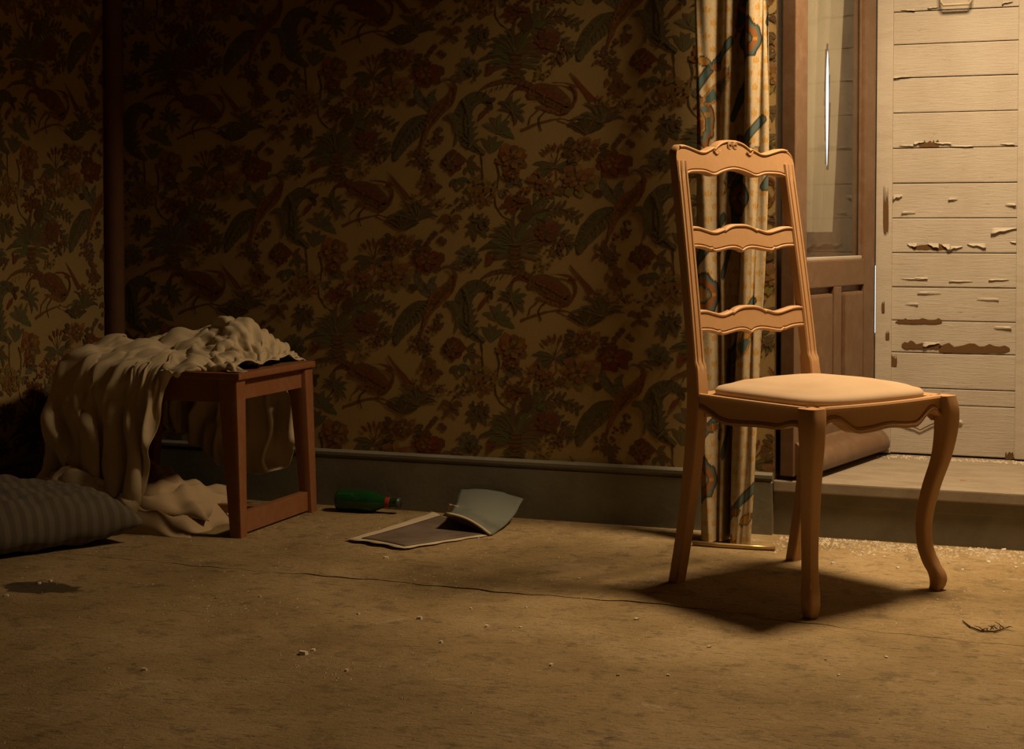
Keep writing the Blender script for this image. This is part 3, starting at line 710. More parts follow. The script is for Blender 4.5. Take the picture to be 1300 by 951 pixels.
# ------------------------------------------------------------------ printed curtain beside the doorway
def paint_curtain(U, Vv):
    """U across the unfolded cloth (m), Vv height (m) -> colour"""
    n = U.size; C = np.tile(np.array((0.53, 0.43, 0.27)), (n, 1))
    # small sprigs on a half-drop lattice
    sp = 0.034; row = np.floor(Vv/sp); uu = U + (row % 2)*sp/2
    fu = (uu/sp) % 1 - 0.5; fv = (Vv/sp) % 1 - 0.5
    sprig = ((np.abs(fu) < 0.06) & (np.abs(fv) < 0.26)) | ((np.abs(np.abs(fu)-0.15-0.12*(fv+0.2)) < 0.07) & (fv > -0.2) & (fv < 0.15))
    C[sprig] = (0.50, 0.29, 0.06)
    TE, TE2, RS, OR, BK = (0.075, 0.135, 0.135), (0.11, 0.165, 0.15), (0.26, 0.10, 0.03), (0.42, 0.22, 0.05), (0.05, 0.035, 0.02)
    r = random.Random(12)
    def ell(cx, cy, rx, ry, a, col, ring=None):
        ca, sa = math.cos(a), math.sin(a); dx, dy = U-cx, Vv-cy
        p, q = (dx*ca+dy*sa)/rx, (-dx*sa+dy*ca)/ry
        d = np.abs(p)**1.6 + np.abs(q)**1.6 * (1+0.6*np.sin(9*np.arctan2(q, p))*0.3)
        if ring is not None: C[d < 1.55] = ring[0]; C[d < 1.30] = ring[1]
        C[d < 1.0] = col
        C[(np.abs(q) < 0.10) & (d < 0.9)] = OR
    def arc(pts, wdt, col):
        P = np.array(pts)
        for k in range(len(P)-1):
            a, b = P[k], P[k+1]; ab = b-a; t = np.clip(((U-a[0])*ab[0]+(Vv-a[1])*ab[1])/(ab@ab), 0, 1)
            d = np.hypot(U-a[0]-t*ab[0], Vv-a[1]-t*ab[1]); C[d < wdt] = col
    for col in range(5):
        for row in range(-1, 6):
            cx = 0.06 + col*0.20 + r.uniform(-0.02, 0.02); cy = 0.17 + row*0.46 + (col % 2)*0.23 + r.uniform(-0.03, 0.03)
            arc([(cx-0.09, cy-0.2), (cx-0.03, cy-0.09), (cx-0.05, cy+0.02), (cx+0.02, cy+0.12), (cx+0.10, cy+0.2)], 0.012, BK)
            arc([(cx-0.09, cy-0.2), (cx-0.03, cy-0.09), (cx-0.05, cy+0.02), (cx+0.02, cy+0.12), (cx+0.10, cy+0.2)], 0.008, TE)
            k = r.choice((0, 1, 2))
            if k == 0:
                ell(cx, cy, 0.030, 0.062, r.uniform(-0.6, 0.6), TE, (RS, OR)); ell(cx+0.05, cy-0.07, 0.018, 0.05, 0.7, RS, (BK, TE2))
            elif k == 1:
                ell(cx, cy, 0.050, 0.045, 0, RS, (BK, TE)); ell(cx, cy, 0.026, 0.022, 0, OR, (BK, TE2)); ell(cx-0.05, cy+0.08, 0.02, 0.055, -0.5, TE, (BK, OR))
            else:
                ell(cx-0.01, cy, 0.040, 0.060, 0.3, TE2, (BK, RS)); ell(cx-0.01, cy-0.005, 0.018, 0.034, 0.3, RS, (BK, OR)); ell(cx+0.05, cy+0.07, 0.016, 0.05, -0.9, TE, (RS, OR))
            for m in range(5):
                ell(cx+0.035*m-0.06, cy+0.13+0.02*math.sin(m), 0.010, 0.016, 0.6*m, RS if m % 2 else OR, (BK, TE))
    return C
nu, nv = 300, 560; ZT0, ZT1 = 0.004, 2.30
u = np.linspace(0, 1, nu); zz = np.linspace(ZT0, ZT1, nv); UU, ZZ = np.meshgrid(u, zz)
h = (ZZ-ZT0)/(ZT1-ZT0)
xl = 0.752 + 0.035*(1-h)**3; xr = 0.968 - 0.045*(1-h)**2.2
SEC = [(0.0, 0.752, -0.050), (0.05, 0.760, -0.092), (0.14, 0.785, -0.110), (0.24, 0.815, -0.108), (0.29, 0.830, -0.090), (0.32, 0.836, -0.086), (0.36, 0.845, -0.101), (0.41, 0.857, -0.099), (0.46, 0.866, -0.072), (0.50, 0.873, -0.054),
       (0.55, 0.887, -0.052), (0.60, 0.896, -0.078), (0.64, 0.904, -0.106), (0.71, 0.921, -0.114), (0.78, 0.936, -0.111), (0.82, 0.943, -0.106), (0.86, 0.950, -0.109), (0.92, 0.962, -0.110), (0.97, 0.971, -0.107), (1.0, 0.973, -0.106)]
sx_ = np.array([lerp_table([(t, x) for t, x, y in SEC], q) for q in u]); sy_ = np.array([lerp_table([(t, y) for t, x, y in SEC], q) for q in u])
rel = (sx_[None, :]-0.752)/0.221
X = xl + (xr-xl)*rel + 0.006*np.sin(2.4*ZZ+7*UU) + 0.003*np.sin(6*ZZ+15*UU)
Y = (sy_[None, :]+0.05)*(0.85+0.35*(1-h)+0.15*np.sin(1.9*ZZ+9*UU)) - 0.052 - 0.05*(1-h)**3 - 0.002*np.sin(9*ZZ+40*UU)
arc = np.concatenate([[0], np.cumsum(np.hypot(np.diff(X[nv//2]), np.diff(Y[nv//2])))])
cU = np.tile(arc, (nv, 1))
col = paint_curtain(cU.ravel(), ZZ.ravel())
cur = mesh('curtain', np.stack([X.ravel(), Y.ravel(), ZZ.ravel()], 1), grid_faces(nu, nv), M['curtain'], smooth=True, color=col)
tag(cur, 'long cream curtain printed with teal and rust flowers hanging beside the doorway', 'curtain')
rod = empty('curtain_rod', (1.6, -0.105, 2.33)); tag(rod, 'dull brass curtain rod above the doorway carrying the printed curtain', 'curtain rod')
V, F = tube([(-0.95, 0, 0), (0.75, 0, 0)], 0.012, 12); mesh('pole', V, F, M['brass'], rod)
for s in (-0.97, 0.77):
    V, F = lathe([(0.0, -0.03), (0.02, -0.02), (0.026, 0.0), (0.02, 0.02), (0.0, 0.03)], 14, 'x'); mesh('finial', [(v[0]+s, v[1], v[2]) for v in V], F, M['brass'], rod)
for s in (-0.90, 0.68): boxes('bracket', [(s-0.008, s+0.008, 0.0, 0.107, -0.008, 0.008)], M['brass'], rod, 0.002)
for i in range(6):
    V, F = tube([(-0.84+i*0.04, 0.018*math.cos(a), -0.012+0.022*math.sin(a)) for a in np.linspace(0, 2*math.pi, 17)], 0.0025, 6); mesh('ring', V, F, M['brass'], rod)

# ------------------------------------------------------------------ dining chair
CH = empty('dining_chair', (1.1355, -0.582, 0), math.radians(-122.1))
tag(CH, 'carved honey wood ladder-back chair with scalloped slats and a beige padded seat', 'chair')
def yb(z):      # line of the back posts
    if z >= 0.44: return -0.150 - 0.082*((z-0.44)/0.55)**1.15
    return -0.150 - 0.060*((0.44-z)/0.44)**1.6
def xb(z): return (0.190 - 0.012*(z-0.44)/0.55) if z >= 0.44 else 0.190 + 0.006*(0.44-z)/0.44
def prof_loft(slices, name, mat, par, smooth=True):
    V, F = ring_loft(slices); o = mesh(name, V, F, mat, par, smooth)
    return o
def edge_split(o, ang=40):
    o.data.set_sharp_from_angle(angle=math.radians(ang)); return o
def post_sec(hx, hy, d):
    # rounded bar whose front face carries two V-cut flutes of depth d
    b = 0.003; f = []
    for c in (0.0070, -0.0070): f += [(c+0.0021, hy), (c, hy-d), (c-0.0021, hy)]
    return [(hx, -hy+b), (hx, hy-b), (hx-b, hy)] + f + [(-hx+b, hy), (-hx, hy-b), (-hx, -hy+b), (-hx+b, -hy), (hx-b, -hy)]
for s in (1, -1):
    sl = []
    for z in np.concatenate([np.linspace(0.0, 0.48, 20), np.linspace(0.49, 0.52, 4), np.linspace(0.54, 0.965, 20)]):
        hx = 0.0165 if z > 0.46 else 0.0175 - 0.002*(0.44-z)/0.44
        hy = 0.0135 if z > 0.5 else (0.0135+0.006*(1-abs(z-0.42)/0.3) if z > 0.14 else 0.0145)
        sl.append([(s*xb(z)+p[0], yb(z)+p[1], z) for p in post_sec(hx, hy, 0.0032*min(1, max(0, (z-0.49)/0.02)) if z < 0.95 else 0.0)])
    po = edge_split(prof_loft(sl, 'back_post', M['chair'], CH))
# slats: serpentine outline with a raised bead and a cut groove along both edges
TOPP = [(0.0, 0.0125), (0.10, 0.0120), (0.20, 0.0085), (0.285, 0.0025), (0.30, 0.0005), (0.315, 0.0025), (0.36, 0.0010), (0.47, -0.0035), (0.56, -0.0035), (0.70, 0.0015), (0.82, 0.0060), (0.92, 0.0070), (1.0, 0.0060)]
BOTP = [(0.0, -0.0085), (0.03, -0.0060), (0.06, -0.0035), (0.15, -0.0005), (0.26, -0.0010), (0.40, -0.0045), (0.50, -0.0070), (0.575, -0.0068), (0.595, -0.0030), (0.63, -0.0040), (0.75, 0.0008), (0.88, 0.0030), (1.0, 0.0030)]
def top_f(u, a=1.0): return a*lerp_table(TOPP, abs(u))
def bot_f(u, a=1.0): return a*lerp_table(BOTP, abs(u))
def slat(zc, h, name='slat', top_rail=False):
    n = 121; sl = []; tops = []; bots = []
    for i in range(n):
        u = -1 + 2*i/(n-1)
        if top_rail:
            X = u*(xb(0.97)+0.0165)
            zt = zc + 0.028 + 1.65*top_f(u) + 0.004 - 0.010*abs(u)**3
            e = max(0.0, (abs(u)-0.88)/0.12); zt -= 0.022*(1-math.sqrt(max(0, 1-e*e)))
            zb = zc - 0.030 + 0.010*math.exp(-((u)/0.22)**2) - 0.006*math.exp(-((abs(u)-0.36)/0.10)**2) + 0.002*math.exp(-((abs(u)-0.6)/0.2)**2) - 0.022*max(0, (abs(u)-0.72)/0.28)**2
        else:
            X = u*(xb(zc)-0.010); zt = zc + h/2 + top_f(u); zb = zc - h/2 + bot_f(u)
        arcy = -0.010*(1-u*u)
        t = 0.0095 if not top_rail else 0.0125
        def pt(z, f): return (X, yb(z) + arcy + f*t, z)
        b = 0.003
        k = 0.0088; gw = 0.0021; gd = 1-0.0036/t
        if top_rail and abs(u) > 0.93: gd = 1 - (0.0036/t)*max(0, (1-abs(u))/0.07)
        sl.append([pt(zb+b, 1), pt(zb+k-gw, 1), pt(zb+k, gd), pt(zb+k+gw, 1), pt(zt-k-gw, 1), pt(zt-k, gd), pt(zt-k+gw, 1), pt(zt-b, 1), pt(zt, 0.65), pt(zt, -0.7), pt(zt-b, -1), pt(zb+b, -1), pt(zb, -0.7), pt(zb, 0.65)])
        if top_rail and abs(u) > 0.93: continue
        tops.append(pt(zt-k, 1.0)); bots.append(pt(zb+k, 1.0))
    o = edge_split(prof_loft(sl, name, M['chair'], CH), 35)
    V, F = tube([(p[0], p[1]-0.001, p[2]+0.0045) for p in tops], 0.0030, 8); mesh('bead', V, F, M['chair'], o)
    V, F = tube([(p[0], p[1]-0.001, p[2]-0.0045) for p in bots], 0.0030, 8); mesh('bead', V, F, M['chair'], o)
    return o
slat(0.595, 0.046); slat(0.785, 0.046); crest = slat(0.966, 0.06, 'top_rail', True)
for s in (-1, 1):     # pair of little scrolls carved on the crest
    pts = []
    for i in range(26):
        a = i/25*3.6*math.pi; r = 0.0088*(1-0.62*i/25)
        pts.append((s*(0.0088 - r*math.cos(a)), yb(1.005)-0.010+0.0135, 1.004 + r*math.sin(a)))
    V, F = tube(pts, 0.0016, 6); mesh('scroll_carving', V, F, M['chair'], crest)
    V, F = tube([(s*(0.045+0.020*t), yb(0.985)-0.009+0.0135, 0.993-0.009*math.sin(math.pi*t)) for t in np.linspace(0, 1, 9)], 0.0016, 6); mesh('scroll_carving', V, F, M['chair'], crest)
# front cabriole legs
OT = [(0.0, 0.0), (0.016, 0.006), (0.038, 0.003), (0.06, -0.010), (0.10, -0.024), (0.16, -0.026), (0.23, -0.012), (0.30, 0.010), (0.36, 0.020), (0.405, 0.020), (0.44, 0.012)]
WT = [(0.0, 0.0125), (0.02, 0.0155), (0.045, 0.0165), (0.075, 0.0150), (0.13, 0.0145), (0.22, 0.0165), (0.30, 0.0185), (0.36, 0.0215), (0.41, 0.0235), (0.44, 0.0235)]
for s in (1, -1):
    sl = []
    for z in np.linspace(0, 0.438, 44):
        o_, hw = lerp_table(OT, z)/math.sqrt(2), lerp_table(WT, z)
        sl.append([(s*(0.2075+o_)+p[0], 0.2035+o_+p[1], z) for p in rrect(hw, hw, 0.22, 3)])
    lg = edge_split(prof_loft(sl, 'front_leg', M['chair'], CH), 50)
    # toe carving and knee edge line
    c = 0.2075 + 0.004
    V, F = tube([(s*(0.2075+lerp_table(OT, z)/1.414+lerp_table(WT, z)*0.80), 0.2035+lerp_table(OT, z)/1.414+lerp_table(WT, z)*0.80, z) for z in np.linspace(0.06, 0.41, 20)], 0.0022, 6)
    mesh('edge_moulding', V, F, M['chair'], lg)
# aprons with scalloped lower edge
def apron(name, p0, p1, nrm, deep, bulge, flip_profile=None):
    p0, p1 = Vector(p0), Vector(p1); n = 41; sl = []
    nv_ = Vector(nrm)
    for i in range(n):
        t = i/(n-1); u = 2*t-1; p = p0.lerp(p1, t) + nv_*bulge*(1-u*u)
        zt = 0.440; f = flip_profile(u) if flip_profile else 0
        zb = zt - deep + f
        q = lambda off, z: tuple(p + nv_*off + Vector((0, 0, z)))
        sl.append([q(-0.020, zb), q(-0.020, zt-0.004), q(0.006, zt), q(0.0125, zt-0.001), q(0.0145, zt-0.005), q(0.0115, zt-0.0095), q(0.010, zt-0.013), q(0.010, zb+0.0152), q(0.0066, zb+0.013), q(0.010, zb+0.0108), q(0.010, zb+0.010), q(0.0135, zb+0.006), q(0.013, zb)])
    o = edge_split(prof_loft(sl, name, M['chair'], CH), 35)
    return o
def sstep(a, b, x):
    t = min(1, max(0, (x-a)/(b-a))); return t*t*(3-2*t)
def sc_front(u): return 0.006*math.exp(-(u/0.22)**2) + 0.030*sstep(0.46, 0.80, abs(u)) - 0.016*sstep(0.86, 1.0, abs(u))
def sc_side(u): return 0.020*(1-sstep(-0.9, -0.35, u)) + 0.016*sstep(0.5, 0.85, u) - 0.014*sstep(0.88, 1.0, u) + 0.003*math.sin(4*u)
apron('front_rail', (-0.200, 0.209, 0), (0.200, 0.209, 0), (0, 1, 0), 0.062, 0.018, sc_front)
for s in (1, -1):
    apron('side_rail', (s*0.190, -0.148, 0), (s*0.212, 0.200, 0), (s, -0.05*s*0, 0), 0.058, 0.006, sc_side)
apron('rear_rail', (-0.185, -0.150, 0), (0.185, -0.150, 0), (0, -1, 0), 0.055, 0.0)
# padded drop-in seat
nr, na = 16, 72; V = []; F = []
def seat_out(a):
    c, s_ = math.cos(a), math.sin(a); e = 2/5.2
    x = math.copysign(abs(c)**e, c); y = math.copysign(abs(s_)**e, s_)
    yy = 0.030 + 0.172*y; wx = 0.176 + 0.024*(y+1)/2
    if y > 0: yy += 0.016*(1-x*x)*y
    return x*wx, yy
rows = []
for k in range(5):           # side wall
    z = 0.432 + 0.022*k/4; infl = (0.0, 0.004, 0.006, 0.005, 0.0)[k]
    rows.append([(seat_out(2*math.pi*i/na)[0]*(1+infl/0.2), 0.03+(seat_out(2*math.pi*i/na)[1]-0.03)*(1+infl/0.2), z) for i in range(na)])
for k in range(1, nr):
    r = 1 - k/nr; d = 0.454 + 0.026*(1-r**2.4)
    rows.append([(seat_out(2*math.pi*i/na)[0]*r, 0.03+(seat_out(2*math.pi*i/na)[1]-0.03)*r, d + 0.0012*math.sin(23*r+3*i/na*6.28)*r) for i in range(na)])
V, F = ring_loft(rows); st = mesh('seat_pad', V, F, M['seat'], CH)
st['label'] = 'worn beige fabric seat pad'

# ------------------------------------------------------------------ low wooden stool against the wall
SX0, SX1, SY0, SY1, SH = -0.905, -0.335, -0.545, -0.115, 0.428
ST = empty('wooden_stool', ((SX0+SX1)/2, (SY0+SY1)/2, 0)); tag(ST, 'red-brown wooden stool with tapered legs half hidden under a white sheet', 'stool')
ox, oy = ST.location.x, ST.location.y
for sx in (0, 1):
    for sy in (0, 1):
        sl = []
        for z in np.linspace(0, SH-0.005, 10):
            t = z/SH; hx = 0.017 + 0.013*t; hy = 0.017 + 0.007*t
            cx = (SX1-0.004-0.014*t - hx*0.9) if sx else (SX0+0.004+0.014*t + hx*0.9); cy = (SY0+0.002*t+hy) if sy == 0 else (SY1-hy)
            sl.append([(cx-ox+p[0], cy-oy+p[1], z) for p in rrect(hx, hy, 0.1, 2)])
        edge_split(prof_loft(sl, 'leg', M['stool'], ST))
bx = lambda *b: (b[0]-ox, b[1]-ox, b[2]-oy, b[3]-oy, b[4], b[5])
boxes('front_apron', [bx(SX0+0.06, SX1-0.06, SY0+0.012, SY0+0.034, SH-0.075, SH-0.012)], M['stool'], ST, 0.002)
boxes('rear_apron', [bx(SX0+0.06, SX1-0.06, SY1-0.034, SY1-0.012, SH-0.075, SH-0.012)], M['stool'], ST, 0.002)
for x in (SX1-0.055, SX0+0.028): boxes('side_apron', [bx(x, x+0.027, SY0+0.04, SY1-0.04, SH-0.070, SH-0.012)], M['stool'], ST, 0.002)
for x in (SX1-0.040, SX0+0.014): boxes('runner', [bx(x, x+0.025, SY0+0.03, SY1-0.03, 0.006, 0.060)], M['stool'], ST, 0.002)
boxes('stretcher', [bx(SX0+0.02, SX1-0.02, (SY0+SY1)/2-0.010, (SY0+SY1)/2+0.010, 0.022, 0.046)], M['stool'], ST, 0.002)
boxes('stool_top', [bx(SX0+0.006, SX1-0.006, SY0, SY1, SH-0.014, SH+0.004)], M['stool'], ST, 0.005)

# ------------------------------------------------------------------ cloth by a small position-based drape
def drape(P, L, collide, steps, iters=14, bend=0.06, rest=None):
    """P (nv,nu,3) start, L rest spacing"""
    X = P.copy(); Xp = X.copy(); dt2 = 9.8*(1/90)**2
    s = np.s_
    pairs = []
    for o in (0, 1):
        pairs += [(s[:, o:-1:2], s[:, o+1::2], L, 1.0), (s[o:-1:2, :], s[o+1::2, :], L, 1.0)]
    for o in (0, 1):
        pairs += [(s[o:-1:2, :-1], s[o+1::2, 1:], L*1.4142, 0.45), (s[o:-1:2, 1:], s[o+1::2, :-1], L*1.4142, 0.45)]
    PP = []
    for a, b, l, k in pairs:
        idx = np.arange(X.shape[0]*X.shape[1]).reshape(X.shape[:2]); ia, ib = idx[a], idx[b]
        m0, m1 = min(ia.shape[0], ib.shape[0]), min(ia.shape[1], ib.shape[1])
        PP.append((ia[:m0,:m1].ravel(), ib[:m0,:m1].ravel(), l, k))
    idx = np.arange(X.shape[0]*X.shape[1]).reshape(X.shape[:2])
    for g in range(4):
        c = np.arange(g, idx.shape[1]-2, 4); PP.append((idx[:, c].ravel(), idx[:, c+2].ravel(), 2*L, bend))
        c = np.arange(g, idx.shape[0]-2, 4); PP.append((idx[c, :].ravel(), idx[c+2, :].ravel(), 2*L, bend))
    if rest is not None:
        R = rest.reshape(-1, 3); PP = [(a, b, np.linalg.norm(R[a]-R[b], axis=1), k) for a, b, l, k in PP]
    shp = X.shape; X = X.reshape(-1, 3); Xp = Xp.reshape(-1, 3)
    for it in range(steps):
        v = (X-Xp)*0.965; Xp = X.copy(); X = X + v; X[:, 2] -= dt2
        for _ in range(iters):
            for a, b, l, k in PP:
                d = X[b]-X[a]; n = np.sqrt((d*d).sum(1))+1e-9
                c = d*((0.5*k*np.where(n < l, 0.45, 1.0)*(n-l)/n)[:, None]); X[a] += c; X[b] -= c
        hit = collide(X, Xp)
        Xp[hit] = Xp[hit]*0.25 + X[hit]*0.75          # friction
    return X.reshape(shp)
def lumps(x, y):
    g = lambda cx, cy, sx, sy, h: h*np.exp(-((x-cx)/sx)**2-((y-cy)/sy)**2)
    return (g(-0.50, -0.26, 0.085, 0.10, 0.095) + g(-0.66, -0.25, 0.12, 0.12, 0.065) + g(-0.84, -0.40, 0.09, 0.12, 0.045) + g(-0.70, -0.44, 0.07, 0.05, 0.030)
            + 0.010*np.sin(38*x+21*y)*np.sin(17*x-29*y+1) + 0.006*np.sin(70*x-35*y) + 0.006)
def hit_stool(X, XP):
    x, y, z = X[:, 0], X[:, 1], X[:, 2]
    m = 0.006; x0, x1, y0, y1 = SX0-m, SX1+m, SY0-m, SY1+m
    inside = (x > x0) & (x < x1) & (y > y0) & (y < y1)
    top = SH + 0.008 + np.where(inside, lumps(x, y)*np.clip(np.minimum(np.minimum(x-x0, x1-x), np.minimum(y-y0, y1-y))/0.035, 0, 1), 0)
    pen_t = top - z; pen = inside & (pen_t > 0)
    dx0, dx1, dy0, dy1 = x-x0, x1-x, y-y0, y1-y
    ds = np.stack([np.where(pen_t < 0.16, pen_t*0.22, 9), dx0, dx1, dy0, dy1], 1); w_ = ds.argmin(1)
    for k in range(5):
        q = pen & (w_ == k)
        if k == 0: X[q, 2] = top[q]; X[q, :2] = X[q, :2]*0.12 + XP[q, :2]*0.88
        elif k == 1: X[q, 0] = x0
        elif k == 2: X[q, 0] = x1
        elif k == 3: X[q, 1] = y0
        else: X[q, 1] = y1
    wl_ = X[:, 0] < XL+0.03; X[wl_, 0] = XL+0.03
    wy_ = X[:, 1] > -0.03; X[wy_, 1] = -0.03
    # heap of the folded blanket and the cushion lie underneath
    gnd = 0.006 + 0.085*np.exp(-((X[:, 0]+0.74)/0.22)**4-((X[:, 1]+0.42)/0.15)**4)
    cx_, cy_ = X[:, 0]+0.822, X[:, 1]+0.800; qx, qy = (0.5*cx_+0.866*cy_)/0.245, (-0.866*cx_+0.5*cy_)/0.190
    kk = np.clip((1-np.clip(qx, -1, 1)**4)*(1-np.clip(qy, -1, 1)**4), 0, 1)**0.55
    gnd = np.where((abs(qx) < 1) & (abs(qy) < 1), np.maximum(gnd, 0.05+0.10*kk), gnd)
    fl = X[:, 2] < gnd; X[fl, 2] = gnd[fl]
    return pen | fl
nu, nv = 84, 124; L = 0.0122
uu, vv = np.meshgrid(np.arange(nu)*L, np.arange(nv)*L)
ku, kv = 0.675, 0.84
bx_ = -1.045 + uu*ku; by_ = 0.115 - (nv-1)*L*kv + vv*kv          # row 0 = front hem
front = np.interp(bx_, [-1.1, -0.97, -0.82, -0.68, -0.57, -0.2], [-1.06, -1.06, -0.97, -0.78, -0.575, -0.550])
back = np.interp(bx_, [-1.05, -0.85, -0.62, -0.50, -0.40, -0.33], [-0.04, 0.00, 0.10, 0.09, -0.02, -0.14])
vfrac = vv/((nv-1)*L); by_ = front + (back-front)*vfrac
REST = np.stack([uu, by_/kv, np.zeros_like(uu)], 2)
P0 = np.stack([bx_ + 0.008*np.sin(vv*21), by_ + 0.010*np.sin(uu*17+1), 0.58 + 0.040*np.sin(uu*33 + 1.9*np.sin(vv*6)) + 0.020*np.sin(vv*44+2*np.sin(uu*9)) + 0.012*np.sin(uu*77+vv*31)], 2)
hang = np.clip(-0.560-P0[..., 1], 0, None); fh = hang > 0
pleat = 0.034*np.sin(uu*56+0.6*np.sin(vv*9)) + 0.012*np.sin(uu*97+1)
P0[..., 1] = np.where(fh, -0.600 + pleat*np.clip(hang/0.1, 0, 1) - 0.10*hang, P0[..., 1]); P0[..., 2] = np.where(fh, 0.56-hang, P0[..., 2])
bk = np.clip(P0[..., 1]+0.10, 0, None); fb = bk > 0
P0[..., 1] = np.where(fb, -0.075 + 0.02*np.sin(uu*60), P0[..., 1]); P0[..., 2] = np.where(fb, 0.56-bk, P0[..., 2])
CL = drape(P0, L, hit_stool, 150, 9, rest=REST)
# pleats in the hanging parts and creases on the heap
gu = np.gradient(CL, axis=1); gv = np.gradient(CL, axis=0); nn = np.cross(gu, gv); nn /= np.linalg.norm(nn, axis=2, keepdims=True)+1e-9
hg = np.clip((0.41-CL[..., 2])/0.14, 0, 1); hg = hg*hg*(3-2*hg)
wu = uu + 0.020*np.sin(vv*9+1) + 0.012*np.sin(vv*23); wv = vv + 0.025*np.sin(uu*11)
pl = 0.017*np.sin(wu*62) + 0.009*np.sin(wu*109+1.3) + 0.004*np.sin(wu*190)
rg = lambda a: (1-np.abs(np.sin(a)))**2.2
cr_ = 0.013*rg(wu*17+wv*21+1.0) + 0.012*rg(wv*30-wu*9+2.0) + 0.011*rg(wu*39+wv*15+0.5) + 0.007*rg(wv*58+wu*31)
edge_ = np.clip(np.minimum(np.minimum(uu, uu.max()-uu), np.minimum(vv, vv.max()-vv))/0.03, 0, 1)
sgn = 1.0 if np.median(nn[..., 2]) >= 0 else -1.0
CL = CL + sgn*nn*(hg*(pl+0.02) + (1-hg)*cr_*edge_)[..., None]
CL[..., 2] = np.maximum(CL[..., 2], 0.006); CL[..., 1] = np.minimum(CL[..., 1], -0.024)
o = mesh('draped_sheet', CL.reshape(-1, 3), grid_faces(nu, nv), M['sheet'])
sd = o.modifiers.new('s', 'SOLIDIFY'); sd.thickness = 0.003; sd.offset = 1
ss = o.modifiers.new('ss', 'SUBSURF'); ss.levels = 1; ss.render_levels = 1
tag(o, 'crumpled off-white sheet heaped on the stool and trailing to the floor', 'sheet')

# folded blanket on the floor under the sheet: stacked lumpy folds
def fold(cx, cy, hx, hy, z0, th, rot, seed):
    rr = random.Random(seed); nu, nv = 44, 40; a = [rr.uniform(0, 6.28) for _ in range(8)]; V = []
    c, s = math.cos(rot), math.sin(rot)
    for j in range(nv):
        for i in range(nu):
            u, v = 2*i/(nu-1)-1, 2*j/(nv-1)-1
            e = max(abs(u), abs(v)); k = (1-e**7)**0.5
            x = u*hx*(1+0.07*math.sin(3*v+a[0])+0.03*math.sin(9*v+a[1])); y = v*hy*(1+0.08*math.sin(2.6*u+a[2])+0.03*math.sin(8*u+a[3]))
            w = 0.012*math.sin(5*u+3.5*v+a[4])+0.008*math.sin(11*u-7*v+a[5])+0.010*math.sin(2.2*v-4*u+a[6]) + 0.005*math.sin(17*u+9*v+a[7])
            z = z0 + (th + w)*k - 0.025*(u > 0)*u*u*(th/0.06)
            V.append((cx+x*c-y*s, cy+x*s+y*c, max(0.001 if z0 < 0.01 else z0-0.02, z)))
    return V, grid_faces(nu, nv)
BK_ = empty('folded_blanket', (-0.72, -0.42, 0)); tag(BK_, 'tan blanket folded in a loose heap on the floor beneath the trailing sheet', 'blanket')
for args in ((-0.735, -0.455, 0.250, 0.165, 0.001, 0.052, 0.20, 1), (-0.725, -0.385, 0.215, 0.150, 0.045, 0.045, 0.28, 2), (-0.780, -0.40, 0.170, 0.125, 0.080, 0.05, 0.1, 3)):
    V, F = fold(*args); q = mesh('fold', [(v[0]+0.72, v[1]+0.42, v[2]) for v in V], F, M['blanket'], BK_)
    q.modifiers.new('s', 'SOLIDIFY').thickness = 0.003

# dark striped cushion
nu, nv = 48, 44; V = []; HX, HY, TH = 0.245, 0.190, 0.085; ca, sa = math.cos(math.radians(60)), math.sin(math.radians(60))
for side in (1, -1):
    for j in range(nv):
        for i in range(nu):
            u, v = 2*i/(nu-1)-1, 2*j/(nv-1)-1
            k = max(0, (1-u**4)*(1-v**4))**0.55; pin = 1 - 0.09*(1-abs(u)**2)*abs(v)**3 ; pin2 = 1 - 0.09*(1-abs(v)**2)*abs(u)**3
            x, y = u*HX*pin2, v*HY*pin
            wr = 0.004*math.sin(13*u+9*v)+0.003*math.sin(23*v-11*u)
            z = 0.055 + side*(TH*(1.0 if side > 0 else 0.62)*k) + wr*k + 0.035*k*math.exp(-((u+0.3)/0.5)**2-((v-0.3)/0.5)**2)*(side > 0)
            V.append((x, y, max(0.002, z)))
F = grid_faces(nu, nv); off = nu*nv; F += [tuple(off+k for k in f)[::-1] for f in grid_faces(nu, nv)]
cu = mesh('cushion', V, F, M['cushion']); cu.location = (-0.822, -0.800, 0); cu.rotation_euler = (0, 0, math.radians(60))
tag(cu, 'dark grey-brown striped cushion slumped on the floor in front of the stool', 'cushion')
bmm = bmesh.new(); bmm.from_mesh(cu.data); bmesh.ops.remove_doubles(bmm, verts=bmm.verts[:], dist=0.0008); bmm.to_mesh(cu.data); bmm.free()

# ------------------------------------------------------------------ torn magazine and bottle by the skirting
mg = empty('open_magazine', tuple(on_z(600, 676))); tag(mg, 'torn open magazine lying against the skirting, one page curling up', 'magazine')
mo = mg.location
def patch(name, c00, c10, c01, c11, fz, mat, nu=22, nv=18, par=mg, rag=0.0):
    V = []
    for j in range(nv):
        for i in range(nu):
            u, v = i/(nu-1), j/(nv-1)
            p = c00*(1-u)*(1-v)+c10*u*(1-v)+c01*(1-u)*v+c11*u*v
            d = fz(u, v); V.append(p + Vector(d) - mo + Vector((0.004*rag*math.sin(23*v)*(u in (0, 1)), 0.004*rag*math.sin(19*u+1)*(v in (0, 1)), 0)))
    o = mesh(name, V, grid_faces(nu, nv), mat, par); s = o.modifiers.new('s', 'SOLIDIFY'); s.thickness = 0.0009; s.offset = 1
    return o
a, b, c, d = on_z(437, 686, 0.003), on_z(512, 698, 0.003), on_z(548, 657, 0.003), on_z(622, 679, 0.003)
pg = patch('page', a, b, c, d, lambda u, v: (0, 0, 0.004*math.sin(3*u+v) + 0.010*v*v*(1-u)+0.002), M['paper'], rag=1)
